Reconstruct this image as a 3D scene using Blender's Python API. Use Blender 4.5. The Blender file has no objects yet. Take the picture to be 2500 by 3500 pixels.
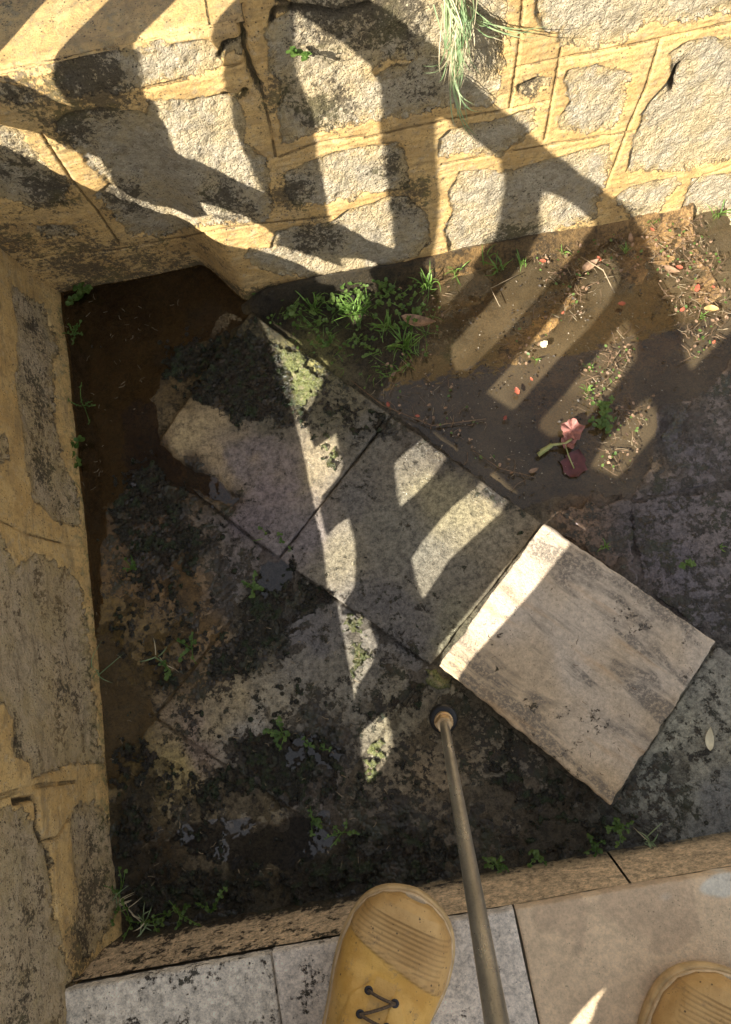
import bpy, math, random
import numpy as np
from mathutils import Vector, Matrix
random.seed(7); RNG=np.random.default_rng(7)
C=bpy.data.collections.new('scene'); bpy.context.scene.collection.children.link(C)
sc=bpy.context.scene
# ------------------------------------------------------------------ camera geometry (photo px 2500x3500)
F=2629.; CX,CY=1250.,1750.; H=1.25
def dcam(x,y): return np.array([(x-CX)/F,-(y-CY)/F,-1.])
_n=dcam(1508,2370); UP=-_n/np.linalg.norm(_n)
def _axes(ex):
    ex=ex-UP*ex.dot(UP); ex/=np.linalg.norm(ex); return np.array([ex,np.cross(UP,ex),UP])
R=_axes(np.array([1.,0,0]))
def P(x,y,z=0.):
    d=R@dcam(x,y); return np.array([0,0,H])+d*((z-H)/d[2])
_a=P(262,3371,.15);_b=P(2500,2979,.15); R=_axes(R.T@(_b-_a))
def PD(x,y,z=0.): return P(x*1.5394,y*1.5394,z)
cd=bpy.data.cameras.new('camera'); cam=bpy.data.objects.new('camera',cd); C.objects.link(cam)
M=Matrix([[R[i][j] for j in range(3)] for i in range(3)]).to_4x4(); M.translation=Vector((0,0,H))
cam.matrix_world=M
cd.sensor_fit='VERTICAL'; cd.sensor_height=24; cd.lens=24*F/3500; cd.clip_start=.02; cd.clip_end=500
sc.camera=cam
# ------------------------------------------------------------------ world, sun, exposure
SUN=Vector((1,.61,-.875)).normalized()
w=bpy.data.worlds.new('World'); sc.world=w; w.use_nodes=True
nt=w.node_tree; bg=nt.nodes['Background']; sky=nt.nodes.new('ShaderNodeTexSky'); sky.sky_type='NISHITA'
sky.sun_disc=False; sky.sun_elevation=math.radians(36.8); sky.sun_rotation=math.radians(238.6)
hs=nt.nodes.new('ShaderNodeHueSaturation'); hs.inputs['Saturation'].default_value=.42; nt.links.new(sky.outputs[0],hs.inputs['Color']); wm=nt.nodes.new('ShaderNodeMix'); wm.data_type='RGBA'; wm.blend_type='MULTIPLY'; wm.inputs['Factor'].default_value=1; nt.links.new(hs.outputs[0],wm.inputs[6]); wm.inputs[7].default_value=(1,.94,.87,1); nt.links.new(wm.outputs[2],bg.inputs[0]); bg.inputs[1].default_value=.10
sl=bpy.data.lights.new('sun','SUN'); sl.energy=5.0; sl.angle=math.radians(.3); sl.color=(1,.94,.84)
so=bpy.data.objects.new('sun',sl); C.objects.link(so); so.rotation_euler=SUN.to_track_quat('-Z','Y').to_euler(); so.location=(-3,-2,4)
sc.view_settings.view_transform='Standard'; sc.view_settings.look='None'; sc.view_settings.exposure=1.6; sc.view_settings.gamma=1
sc.render.engine='CYCLES'
# ------------------------------------------------------------------ noise
def _h(i,j,s):
    n=(i.astype(np.int64)*374761393+j.astype(np.int64)*668265263+s*974634777)&0xffffffff
    n=((n^(n>>13))*1274126177)&0xffffffff; n=(n^(n>>16))&0xffffffff
    return n/4294967295.
def vn(x,y,s=0):
    i=np.floor(x);j=np.floor(y);a=x-i;b=y-j;a=a*a*(3-2*a);b=b*b*(3-2*b)
    return (_h(i,j,s)*(1-a)+_h(i+1,j,s)*a)*(1-b)+(_h(i,j+1,s)*(1-a)+_h(i+1,j+1,s)*a)*b
def fbm(x,y,f,o=4,s=0):
    t=0;a=1;n=0
    for k in range(o): t=t+a*vn(x*f+k*17.3,y*f-k*9.1,s+k);n+=a;a*=.5;f*=2.03
    return t/n
def wor(x,y,f,s=0):
    x=x*f;y=y*f;i=np.floor(x);j=np.floor(y);d=np.full(x.shape,9.)
    for a in(-1,0,1):
        for b in(-1,0,1):
            px=i+a+_h(i+a,j+b,s);py=j+b+_h(i+a,j+b,s+5);d=np.minimum(d,(px-x)**2+(py-y)**2)
    return np.sqrt(d)
def ss(a,b,x): t=np.clip((x-a)/(b-a),0,1); return t*t*(3-2*t)
def sdf(poly,X,Y):
    p=np.asarray(poly,float); d=np.full(X.shape,1e9); ins=np.zeros(X.shape,bool); n=len(p)
    for k in range(n):
        x0,y0=p[k];x1,y1=p[(k+1)%n];ex,ey=x1-x0,y1-y0;L=ex*ex+ey*ey+1e-12
        t=np.clip(((X-x0)*ex+(Y-y0)*ey)/L,0,1);d=np.minimum(d,(X-x0-t*ex)**2+(Y-y0-t*ey)**2)
        c=((y0>Y)!=(y1>Y)); 
        if ey!=0: ins^=c&(X<ex*(Y-y0)/ey+x0)
    d=np.sqrt(d); return np.where(ins,d,-d)
def ldist(line,X,Y):
    p=np.asarray(line,float);d=np.full(X.shape,1e9)
    for k in range(len(p)-1):
        x0,y0=p[k];x1,y1=p[k+1];ex,ey=x1-x0,y1-y0;L=ex*ex+ey*ey+1e-12
        t=np.clip(((X-x0)*ex+(Y-y0)*ey)/L,0,1);d=np.minimum(d,(X-x0-t*ex)**2+(Y-y0-t*ey)**2)
    return np.sqrt(d)
def lin(c): return [((v/255+.055)/1.055)**2.4 if v>10 else v/255/12.92 for v in c]
# crop coordinates -> photo px
CR={1:(0,0,.7697),2:(1250,0,.7697),3:(0,900,.7697),4:(1250,700,.7697),5:(0,1800,.7697),6:(1250,1700,.7697),7:(0,2600,.7697),8:(1000,2600,.9236),0:(0,0,1.5394)}
def T(c,pts): ox,oy,k=CR[c]; return [(ox+x*k,oy+y*k) for x,y in pts]
# ------------------------------------------------------------------ object helpers
def link(o,parent=None):
    C.objects.link(o)
    if parent: o.parent=parent
    return o
def tag(o,label=None,cat=None,group=None,kind=None):
    if label:o['label']=label
    if cat:o['category']=cat
    if group:o['group']=group
    if kind:o['kind']=kind
    return o
def empty(name,loc,label,cat,group=None):
    o=bpy.data.objects.new(name,None); o.empty_display_size=.05; o.location=loc; link(o); return tag(o,label,cat,group)
def setorig(o,parent):
    if parent is not None and parent.type=='EMPTY': o.matrix_parent_inverse=Matrix.Translation(-parent.location)
def mesh(name,V,Fs,mat,parent=None,smooth=True,attrs=None):
    me=bpy.data.meshes.new(name); me.from_pydata([tuple(map(float,v)) for v in V],[],Fs)
    if smooth: me.polygons.foreach_set('use_smooth',[True]*len(me.polygons))
    for m in (mat if isinstance(mat,list) else [mat]): me.materials.append(m)
    me.update(); o=bpy.data.objects.new(name,me); link(o,parent)
    if parent: setorig(o,parent)
    for k,v in (attrs or {}).items():
        a=me.attributes.new(k,'FLOAT' if np.ndim(v)==1 else 'FLOAT_COLOR','POINT'); a.data.foreach_set('value' if np.ndim(v)==1 else 'color',np.asarray(v,np.float32).ravel())
    return o
def gridmesh(name,X,Y,Z,mat,parent=None,mask=None,attrs=None):
    ny,nx=X.shape; idx=np.arange(ny*nx).reshape(ny,nx)
    q=np.stack([idx[:-1,:-1],idx[:-1,1:],idx[1:,1:],idx[1:,:-1]],-1).reshape(-1,4)
    if mask is not None:
        mf=mask.ravel(); q=q[mf[q].all(1)]
    used=np.unique(q); rm=np.full(ny*nx,-1); rm[used]=np.arange(len(used)); q=rm[q]
    co=np.stack([X.ravel(),Y.ravel(),Z.ravel()],-1)[used]
    me=bpy.data.meshes.new(name); n=len(q)
    me.vertices.add(len(co)); me.vertices.foreach_set('co',co.astype(np.float32).ravel())
    me.loops.add(4*n); me.loops.foreach_set('vertex_index',q.astype(np.int32).ravel())
    me.polygons.add(n); me.polygons.foreach_set('loop_start',np.arange(0,4*n,4,dtype=np.int32))
    me.polygons.foreach_set('use_smooth',np.ones(n,bool)); me.materials.append(mat); me.update(calc_edges=True)
    for k,v in (attrs or {}).items():
        if v.ndim==2: a=me.attributes.new(k,'FLOAT','POINT'); a.data.foreach_set('value',v.ravel()[used].astype(np.float32))
        else:
            c=np.concatenate([v.reshape(-1,3)[used],np.ones((len(used),1))],1); a=me.attributes.new(k,'FLOAT_COLOR','POINT'); a.data.foreach_set('color',c.astype(np.float32).ravel())
    o=bpy.data.objects.new(name,me); link(o,parent)
    if parent: setorig(o,parent)
    return o
def box(x0,x1,y0,y1,z0,z1):
    V=[(x,y,z) for z in(z0,z1) for x,y in((x0,y0),(x1,y0),(x1,y1),(x0,y1))]
    return V,[(3,2,1,0),(4,5,6,7),(0,1,5,4),(1,2,6,5),(2,3,7,6),(3,0,4,7)]
class MB:
    def __init__(s): s.V=[];s.F=[]
    def add(s,V,Fs): b=len(s.V); s.V+=[tuple(v) for v in V]; s.F+=[tuple(i+b for i in f) for f in Fs]
    def tube(s,pts,rad,n=8,cap=True):
        pts=[Vector(p) for p in pts]; b=len(s.V); m=len(pts)
        r=rad if hasattr(rad,'__len__') else [rad]*m; ref=Vector((.13,.31,.94))
        for i,p in enumerate(pts):
            t=(pts[min(i+1,m-1)]-pts[max(i-1,0)]).normalized()
            a=t.cross(ref)
            if a.length<.05: a=t.cross(Vector((1,0,0)))
            a.normalize(); c=t.cross(a)
            for k in range(n):
                an=2*math.pi*k/n; s.V.append(tuple(p+(a*math.cos(an)+c*math.sin(an))*r[i]))
        for i in range(m-1):
            for k in range(n): s.F.append((b+i*n+k,b+i*n+(k+1)%n,b+(i+1)*n+(k+1)%n,b+(i+1)*n+k))
        if cap: s.F.append(tuple(b+k for k in range(n))[::-1]); s.F.append(tuple(b+(m-1)*n+k for k in range(n)))
    def blade(s,pts,w,side=None):
        b=len(s.V);pts=[Vector(p) for p in pts];m=len(pts)
        for i,p in enumerate(pts):
            t=(pts[min(i+1,m-1)]-pts[max(i-1,0)]).normalized(); a=t.cross(Vector((0,0,1)) if side is None else side)
            if a.length<.1:a=Vector((1,0,0))
            a.normalize(); ww=w*(1-(i/(m-1))**1.8)*(.55+.45*min(1,i*1.5/(m-1)+.3))+w*.03
            k=Vector((0,0,1)).cross(a)*0
            s.V+= [tuple(p-a*ww/2+Vector((0,0,ww*.25))),tuple(p),tuple(p+a*ww/2+Vector((0,0,ww*.25)))]
        for i in range(m-1):
            q=b+i*3; s.F+=[(q,q+1,q+4,q+3),(q+1,q+2,q+5,q+4)]
    def leaf(s,c,u,v,n,L,W,k=8,cup=.2,lobe=0):
        b=len(s.V);c=Vector(c);s.V.append(tuple(c+u*L*.5-n*cup*W*.5))
        for i in range(k):
            a=2*math.pi*i/k; rr=1+lobe*math.sin(3*a+1)
            s.V.append(tuple(c+u*(L*.5-L*.5*math.cos(a)*rr)+v*(W*.5*math.sin(a)*rr)+n*random.uniform(-.08,.08)*W))
        for i in range(k): s.F.append((b,b+1+i,b+1+(i+1)%k))
    def build(s,name,mat,parent=None,smooth=True): return mesh(name,s.V,s.F,mat,parent,smooth)
# ------------------------------------------------------------------ material helpers
class NT:
    def __init__(s,name):
        s.m=bpy.data.materials.new(name); s.m.use_nodes=True; s.t=s.m.node_tree; s.b=s.t.nodes['Principled BSDF']; s.out=s.t.nodes['Material Output']
        s.geo=s.n('ShaderNodeNewGeometry').outputs['Position']
    def n(s,t,**k):
        o=s.t.nodes.new(t)
        for a,v in k.items(): setattr(o,a,v)
        return o
    def l(s,a,b): s.t.links.new(a,b)
    def set(s,i,v):
        if isinstance(v,bpy.types.NodeSocket): s.l(v,i)
        else: i.default_value=v if not isinstance(v,(tuple,list)) or len(v)!=3 or i.type!='RGBA' else (*v,1)
    def attr(s,name,col=False): o=s.n('ShaderNodeAttribute',attribute_name=name); return o.outputs['Color' if col else 'Fac']
    def noise(s,sc_,d=4,r=.55,vec=None,col=False,dist=0):
        o=s.n('ShaderNodeTexNoise'); s.l(vec or s.geo,o.inputs['Vector']); o.inputs['Scale'].default_value=sc_;o.inputs['Detail'].default_value=d;o.inputs['Roughness'].default_value=r;o.inputs['Distortion'].default_value=dist
        return o.outputs['Color' if col else 'Fac']
    def vor(s,sc_,feat='F1',out='Distance',vec=None):
        o=s.n('ShaderNodeTexVoronoi',feature=feat); s.l(vec or s.geo,o.inputs['Vector']); o.inputs['Scale'].default_value=sc_; return o.outputs[out]
    def math(s,op,a,b=0.,c=0.):
        o=s.n('ShaderNodeMath',operation=op); s.set(o.inputs[0],a);s.set(o.inputs[1],b);s.set(o.inputs[2],c); return o.outputs[0]
    def step(s,v,a,b,x=0.,y=1.):
        o=s.n('ShaderNodeMapRange',interpolation_type='SMOOTHSTEP'); s.set(o.inputs[0],v)
        for i,k in enumerate((a,b,x,y)): s.set(o.inputs[i+1],k)
        return o.outputs[0]
    def mix(s,f,a,b,bt='MIX'):
        o=s.n('ShaderNodeMix',data_type='RGBA',blend_type=bt); s.set(o.inputs['Factor'],f)
        s.set(o.inputs[6],a);s.set(o.inputs[7],b); return o.outputs[2]
    def mapv(s,scale,rot=(0,0,0)):
        if rot[2]:
            r=s.n('ShaderNodeMapping'); s.l(s.geo,r.inputs[0]); r.inputs['Rotation'].default_value=rot; o=s.n('ShaderNodeMapping'); s.l(r.outputs[0],o.inputs[0]); o.inputs['Scale'].default_value=scale; return o.outputs[0]
        o=s.n('ShaderNodeMapping'); s.l(s.geo,o.inputs[0]); o.inputs['Scale'].default_value=scale; o.inputs['Rotation'].default_value=rot; return o.outputs[0]
    def bump(s,h,d,st=1.,prev=None):
        o=s.n('ShaderNodeBump'); o.inputs['Distance'].default_value=d; s.set(o.inputs['Strength'],st); s.l(h,o.inputs['Height'])
        if prev: s.l(prev,o.inputs['Normal'])
        return o.outputs[0]
    def fin(s,col,rough=.7,normal=None,spec=.4,coat=None,metal=0.):
        b=s.b.inputs; s.set(b['Base Color'],col); s.set(b['Roughness'],rough); b['Specular IOR Level'].default_value=spec; s.set(b['Metallic'],metal)
        if normal: s.l(normal,b['Normal'])
        if coat is not None:
            s.set(b['Coat Weight'],coat); b['Coat Roughness'].default_value=.07; b['Coat IOR'].default_value=1.5
            if normal: s.l(normal,b['Coat Normal'])
        return s.m
def simple(name,col,rough=.6,var=.25,scale=60,bump=.0,coat=None,metal=0.,spec=.4):
    s=NT(name); f=s.noise(scale,5,.6); c=s.mix(s.step(f,.3,.7),[v*(1-var) for v in col],[min(1,v*(1+var)) for v in col])
    nn=s.bump(s.noise(scale*3,4),bump) if bump else None
    return s.fin(c,rough,nn,spec,coat,metal)
# wall: stones showing through smeared ochre pointing
def wall_mat(warm=.30,dk=0.):
    s=NT('stone_wall_surface'); sd=s.attr('sd'); dirt=s.attr('dirt'); gr=s.attr('groove'); tone=s.attr('tone'); wet=s.attr('wet')
    e=s.math('ADD',sd,s.math('MULTIPLY',s.math('SUBTRACT',s.noise(70,7,.72),.5),.034))
    isst=s.step(e,-.0012,.0012)
    big=s.noise(14,5,.6); mid=s.noise(70,5,.65); fine=s.noise(420,5,.7); fine2=s.noise(900,3,.7)
    g2=s.noise(190,6,.8); st=s.mix(s.step(big,.35,.65),(.50,.435,.30),(.66,.58,.41)); st=s.mix(s.step(s.noise(33,4),.48,.72,0,.8),st,(.40,.375,.32))
    st=s.mix(s.step(mid,.5,.72,0,.6),st,(.76,.68,.50)); st=s.mix(s.step(g2,.36,.47,.6,0),st,(.17,.145,.10)); st=s.mix(s.step(mid,.28,.42,.75,0),st,(.20,.17,.12)); st=s.mix(s.step(fine2,.55,.7,0,.6),st,(.78,.72,.58))
    st=s.mix(s.math('MULTIPLY',tone,.6),st,s.mix(s.step(fine,.35,.55),(.30,.285,.25),(.50,.46,.38)))
    mo=s.mix(s.step(big,.3,.7),(.47,.295,.105),(.60,.405,.16)); mo=s.mix(s.step(s.noise(28,5,.6),.45,.75,0,.8),mo,(.42,.29,.135)); mo=s.mix(s.step(s.noise(75,6,.7),.52,.66,0,.55),mo,(.40,.33,.22)); mo=s.mix(s.step(s.noise(65,6,.7),.60,.70,0,.6),mo,(.16,.11,.05))
    mo=s.mix(s.step(s.noise(40,5,.6,s.mapv((1,1,6))),.5,.7,0,.45),mo,(.62,.45,.21)); mo=s.mix(s.step(fine,.3,.42,.5,0),mo,(.26,.17,.06))
    col=s.mix(isst,mo,st)
    mo2=s.step(s.noise(240,6,.8),.37,.45,.8,0); col=s.mix(s.math('MULTIPLY',mo2,s.math('SUBTRACT',1.,isst)),col,(.20,.13,.05))
    gv0=s.vor(230); col=s.mix(s.math('MULTIPLY',s.step(gv0,.45,.65,0,.15),isst),col,(.10,.085,.06)); rnd=s.n('ShaderNodeSeparateColor'); s.l(s.vor(230,'F1','Color'),rnd.inputs[0]); col=s.mix(s.math('MULTIPLY',s.step(rnd.outputs[0],.7,.9,0,.25),isst),col,(.80,.74,.60)); m3=s.math('MULTIPLY',s.step(s.noise(20,7,.75),.50,.60,0,.55),s.math('SUBTRACT',1.,isst)); col=s.mix(m3,col,(.36,.225,.085))
    col=s.mix(s.math('MULTIPLY',isst,warm),col,(.68,.52,.32) if dk else (.62,.48,.28)); sk=s.noise(48,7,.75,s.mapv((1,.22,1) if dk else (.3,1,1))); col=s.mix(s.step(sk,.53,.60,0,.25+dk),col,(.13,.10,.06))
    ws=s.math('MULTIPLY',s.step(e,.0,.024,.85,0),s.step(s.noise(42,6,.7),.42,.56)); col=s.mix(s.math('MULTIPLY',ws,isst),col,(.56,.40,.17)); crk=s.math('MULTIPLY',s.step(s.noise(60,6,.75,s.mapv((1,1,1.6),(0,math.radians(25),.01)),dist=1.2),.485,.5,0,1),s.step(s.noise(60,6,.75,s.mapv((1,1,1.6),(0,math.radians(25),.01)),dist=1.2),.515,.5,0,1)); col=s.mix(s.math('MULTIPLY',s.math('MULTIPLY',crk,isst),.6),col,(.12,.10,.07)); wash=s.step(s.noise(13,6,.7),.46,.62,0,.65); col=s.mix(s.math('MULTIPLY',wash,isst),col,(.60,.46,.24))
    if dk:
        ls=s.math('ADD',s.math('MULTIPLY',s.noise(120,7,.78),.6),s.math('MULTIPLY',s.noise(26,4,.6,s.mapv((1,.4,1))),.4)); th_=s.math('SUBTRACT',.572,s.math('MULTIPLY',dirt,.045)); lm=s.step(ls,th_,s.math('ADD',th_,.02)); lm=s.math('MULTIPLY',lm,s.math('ADD',.18,s.math('MULTIPLY',isst,.72))); col=s.mix(lm,col,(.12,.085,.045)); col=s.mix(s.math('MULTIPLY',isst,s.step(s.noise(7,5,.6),.45,.6,0,.6)),col,s.mix(.45,col,(.62,.42,.17)))
    # dark rim where pointing meets stone, scored grooves
    rim=s.math('MULTIPLY',s.step(s.math('ABSOLUTE',e),0.,.0022,1,0),s.step(s.noise(60,4),.48,.62)); col=s.mix(s.math('MULTIPLY',rim,.75),col,(.06,.045,.02))
    g=s.math('ADD',gr,s.math('MULTIPLY',s.math('SUBTRACT',s.noise(200,4),.5),.003)); gm=s.math('MULTIPLY',s.step(g,.0004,.0022,1,0),s.step(s.noise(25,3),.36,.55)); col=s.mix(s.math('MULTIPLY',gm,.7),col,(.10,.07,.03))
    n5=s.step(s.noise(85,7,.75),.525,.585,0,.75); col=s.mix(n5,col,s.mix(.5,col,(.20,.14,.07)))
    # lichen and grime
    dn=s.math('ADD',s.math('MULTIPLY',s.noise(150,7,.78),.68),s.math('MULTIPLY',s.noise(32,4,.6),.32))
    thr=s.math('SUBTRACT',.76,s.math('MULTIPLY',dirt,.36)); dm=s.step(dn,thr,s.math('ADD',thr,.05))
    gc=s.mix(s.step(s.noise(18,3),.5,.65),(.055,.042,.025),(.075,.066,.022)); gc=s.mix(s.step(fine,.5,.65,0,.7),gc,(.16,.13,.08)); col=s.mix(s.math('MULTIPLY',dm,.84),col,gc)
    sp=s.vor(150); spm=s.math('MULTIPLY',s.step(sp,.13,.24,1,0),s.step(s.math('ADD',s.noise(45,3),s.math('MULTIPLY',dirt,.12)),.5,.62)); sq=s.math('MULTIPLY',s.step(s.vor(330),.16,.28,1,0),s.step(s.noise(30,4),.47,.6)); spm=s.math('MAXIMUM',spm,sq); col=s.mix(s.math('MULTIPLY',spm,.85),col,(.045,.03,.018))
    grn=s.attr('green'); col=s.mix(s.math('MULTIPLY',grn,s.step(s.noise(75,5,.7),.45,.62)),col,(.09,.095,.02))
    hs=s.math('ADD',s.math('MULTIPLY',s.noise(160,6,.75),s.math('ADD',.35,isst)),s.math('MULTIPLY',s.step(s.vor(130,'DISTANCE_TO_EDGE'),0,.15),s.math('MULTIPLY',isst,.22)))
    hs=s.math('ADD',hs,s.math('MULTIPLY',gm,-.6)); hs=s.math('ADD',hs,s.math('MULTIPLY',isst,-.35))
    gv=s.vor(230); hs=s.math('ADD',hs,s.math('MULTIPLY',s.math('ADD',s.math('MULTIPLY',g2,1.2),s.math('MULTIPLY',s.math('SUBTRACT',.6,gv),.5)),s.math('MULTIPLY',isst,.8))); n=s.bump(hs,.006,1.); ro=s.step(wet,0,1,.85,.38)
    return s.fin(col,ro,n,.35,s.math('MULTIPLY',wet,.7))
# floor slabs: base tone painted per slab, wetness attribute
def slab_mat():
    s=NT('worn_slab_surface'); c=s.attr('tone',True); wet=s.attr('wet'); pit=s.attr('pit'); veins=s.attr('vein')
    fine=s.noise(520,5,.75); mid=s.noise(75,6,.68); big=s.noise(17,4,.6)
    gr=s.noise(170,7,.82)
    v=s.math('ADD',s.math('MULTIPLY',s.step(gr,.36,.62),.75),s.math('MULTIPLY',s.step(mid,.33,.67),.65)); v=s.math('ADD',v,s.math('MULTIPLY',s.step(fine,.3,.7),.3)); v=s.math('ADD',v,.18); cl=s.attr('clean'); v=s.math('ADD',s.math('MULTIPLY',v,s.math('SUBTRACT',1.,cl)),s.math('MULTIPLY',cl,.97))
    o=s.n('ShaderNodeVectorMath',operation='SCALE'); s.l(c,o.inputs[0]); s.l(v,o.inputs['Scale']); col=o.outputs[0]
    md=s.math('MAXIMUM',s.attr('moss'),s.math('ADD',s.math('MULTIPLY',pit,.85),s.math('MULTIPLY',wet,.22)))
    gn=s.math('ADD',s.math('MULTIPLY',s.noise(36,8,.72),.45),s.math('MULTIPLY',s.noise(115,6,.78),.40)); gn=s.math('ADD',gn,s.math('MULTIPLY',s.noise(11,3),.15))
    thr=s.math('SUBTRACT',.655,s.math('MULTIPLY',md,.235)); gm=s.step(gn,thr,s.math('ADD',thr,.03)); gm=s.math('MULTIPLY',gm,.93)
    gc=s.mix(s.step(big,.45,.6),(.014,.011,.007),(.018,.022,.007)); gc=s.mix(s.step(s.noise(60,5,.7),.5,.62,0,.7),gc,(.050,.031,.013)); gc=s.mix(s.step(fine,.56,.66,0,.6),gc,(.075,.062,.032)); col=s.mix(gm,col,gc)
    sp=s.vor(210); spm=s.math('MULTIPLY',s.step(sp,.12,.22,1,0),s.step(s.noise(60,3),.5,.6)); col=s.mix(s.math('MULTIPLY',spm,s.math('ADD',.3,s.math('MULTIPLY',pit,.6))),col,(.02,.018,.012))
    # sandstone veins of the clean tiles
    vv=s.noise(9,6,.66,s.mapv((.45,1.9,1),(0,0,math.radians(50))),dist=.5); vm=s.step(vv,.475,.58); vg=s.step(s.noise(170,6,.82),.41,.53)
    col=s.mix(s.math('MULTIPLY',s.math('MULTIPLY',vm,vg),s.math('MULTIPLY',veins,.8)),col,(.13,.115,.095))
    vo=s.step(s.noise(9,4,.55,s.mapv((.5,3.6,1),(0,0,math.radians(46)))),.55,.72); col=s.mix(s.math('MULTIPLY',vo,s.math('MULTIPLY',veins,.45)),col,(.56,.34,.15))
    h=s.math('ADD',s.math('MULTIPLY',s.noise(240,6,.75),1.),s.math('MULTIPLY',spm,-.4)); lump=s.math('MULTIPLY',s.math('SUBTRACT',1.,s.vor(125)),gm); h=s.math('ADD',h,s.math('MULTIPLY',lump,1.6)); h=s.math('ADD',h,s.math('MULTIPLY',gr,.6))
    n=s.bump(h,.0034,s.step(wet,0,1,.9,.6)); return s.fin(col,s.math('SUBTRACT',s.step(wet,0,1,.85,.4),s.math('MULTIPLY',gm,.12)),n,.4,s.math('MULTIPLY',wet,.9))
def moss_mat():
    s=NT('wet_moss_surface'); b=s.attr('bright'); f=s.noise(330,6,.8); m=s.noise(40,4); k=s.noise(95,5,.7)
    c=s.mix(s.step(f,.42,.66),(.009,.008,.005),(.034,.034,.013)); c=s.mix(s.step(m,.47,.6,0,.8),c,(.032,.020,.010)); c=s.mix(s.step(k,.56,.64,0,.7),c,(.11,.085,.05)); c=s.mix(s.step(s.noise(60,4),.5,.62,0,.7),c,(.026,.048,.012))
    g=s.mix(s.step(f,.35,.6),(.07,.085,.02),(.28,.30,.11)); g=s.mix(s.step(k,.5,.65,0,.7),g,(.4,.34,.2)); c=s.mix(b,c,g)  # lighter green painted for moss lying in the sun
    n=s.bump(s.noise(480,6,.85),.006,1.); n=s.bump(s.vor(160),.004,.8,n); return s.fin(c,s.step(k,.35,.65,.2,.5),n,.5,.16)
def soil_mat():
    s=NT('mud_surface'); f=s.noise(300,5,.75); m=s.noise(30,5,.6)
    c=s.mix(s.step(f,.3,.65),(.05,.036,.018),(.17,.125,.06)); c=s.mix(s.step(m,.45,.7),c,(.035,.03,.022)); c=s.mix(s.step(s.noise(700,2),.66,.72),c,(.4,.35,.26))
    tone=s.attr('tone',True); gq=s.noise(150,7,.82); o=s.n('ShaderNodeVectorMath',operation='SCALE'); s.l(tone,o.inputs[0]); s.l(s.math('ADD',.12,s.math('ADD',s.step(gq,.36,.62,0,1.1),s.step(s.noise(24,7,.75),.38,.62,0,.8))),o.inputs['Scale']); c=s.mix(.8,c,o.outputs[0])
    ck_=s.noise(46,8,.75); c=s.mix(s.step(ck_,.53,.60,0,.7),c,(.022,.017,.010)); return s.fin(c,.5,s.bump(s.math('ADD',s.noise(300,6,.8),s.noise(90,6,.75)),.010),.4,.5)
def water_mat(tint,body,fac):
    s=NT('puddle_water'); t=s.t; tr=s.n('ShaderNodeBsdfTransparent'); tr.inputs[0].default_value=(*tint,1)
    di=s.n('ShaderNodeBsdfDiffuse'); di.inputs[0].default_value=(*body,1); gl=s.n('ShaderNodeBsdfGlossy'); gl.inputs['Roughness'].default_value=.02
    n=s.bump(s.noise(22,3,.5),.0016,.5); s.l(n,gl.inputs['Normal'])
    m1=s.n('ShaderNodeMixShader'); s.set(m1.inputs[0],s.step(s.noise(9,3),.3,.7,fac*.6,fac*1.3)); s.l(tr.outputs[0],m1.inputs[1]); s.l(di.outputs[0],m1.inputs[2])
    fr=s.n('ShaderNodeFresnel'); fr.inputs[0].default_value=1.6; s.l(n,fr.inputs['Normal'])
    m2=s.n('ShaderNodeMixShader'); s.l(fr.outputs[0],m2.inputs[0]); s.l(m1.outputs[0],m2.inputs[1]); s.l(gl.outputs[0],m2.inputs[2]); s.l(m2.outputs[0],s.out.inputs[0])
    s.t.nodes.remove(s.b); return s.m
def veg_mat(name,a,b,tl=.35):
    s=NT(name); oi=s.n('ShaderNodeObjectInfo').outputs['Random']; c=s.mix(s.step(s.noise(55,3),.3,.7),a,b)
    s.b.inputs['Transmission Weight'].default_value=0; m=s.fin(c,.45,None,.4)
    d=s.n('ShaderNodeBsdfTranslucent'); s.set(d.inputs[0],c); mx=s.n('ShaderNodeMixShader'); mx.inputs[0].default_value=tl
    s.l(s.b.outputs[0],mx.inputs[1]); s.l(d.outputs[0],mx.inputs[2]); s.l(mx.outputs[0],s.out.inputs[0]); return m
WALL=wall_mat(); WALLL=wall_mat(.92,.12); SLAB=slab_mat(); MOSS=moss_mat(); SOIL=soil_mat()
PLAIN=simple('masonry_core',(.36,.31,.22),.85,.25,20,.002)
GRASS=veg_mat('grass_blade',(.10,.20,.03),(.22,.36,.08)); PALEG=veg_mat('pale_blue_grass',(.17,.27,.12),(.34,.42,.22)); DRY=veg_mat('dry_grass',(.42,.35,.20),(.62,.54,.36),.2)
CLOV=veg_mat('weed_leaf',(.06,.12,.02),(.16,.24,.06)); TWIG=simple('twig_bark',(.16,.10,.055),.7,.4,200); TWIGP=simple('pale_twig',(.30,.23,.14),.7,.3,200)
RED=veg_mat('red_leaf',(.30,.07,.045),(.52,.15,.08),.2); BROWN=simple('dead_leaf',(.24,.15,.09),.6,.4,120); PINK=simple('wilted_pink_leaf',(.30,.125,.10),.55,.35,150,.001); CREAM=simple('cream_petal',(.62,.55,.36),.55,.12,100)
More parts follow.
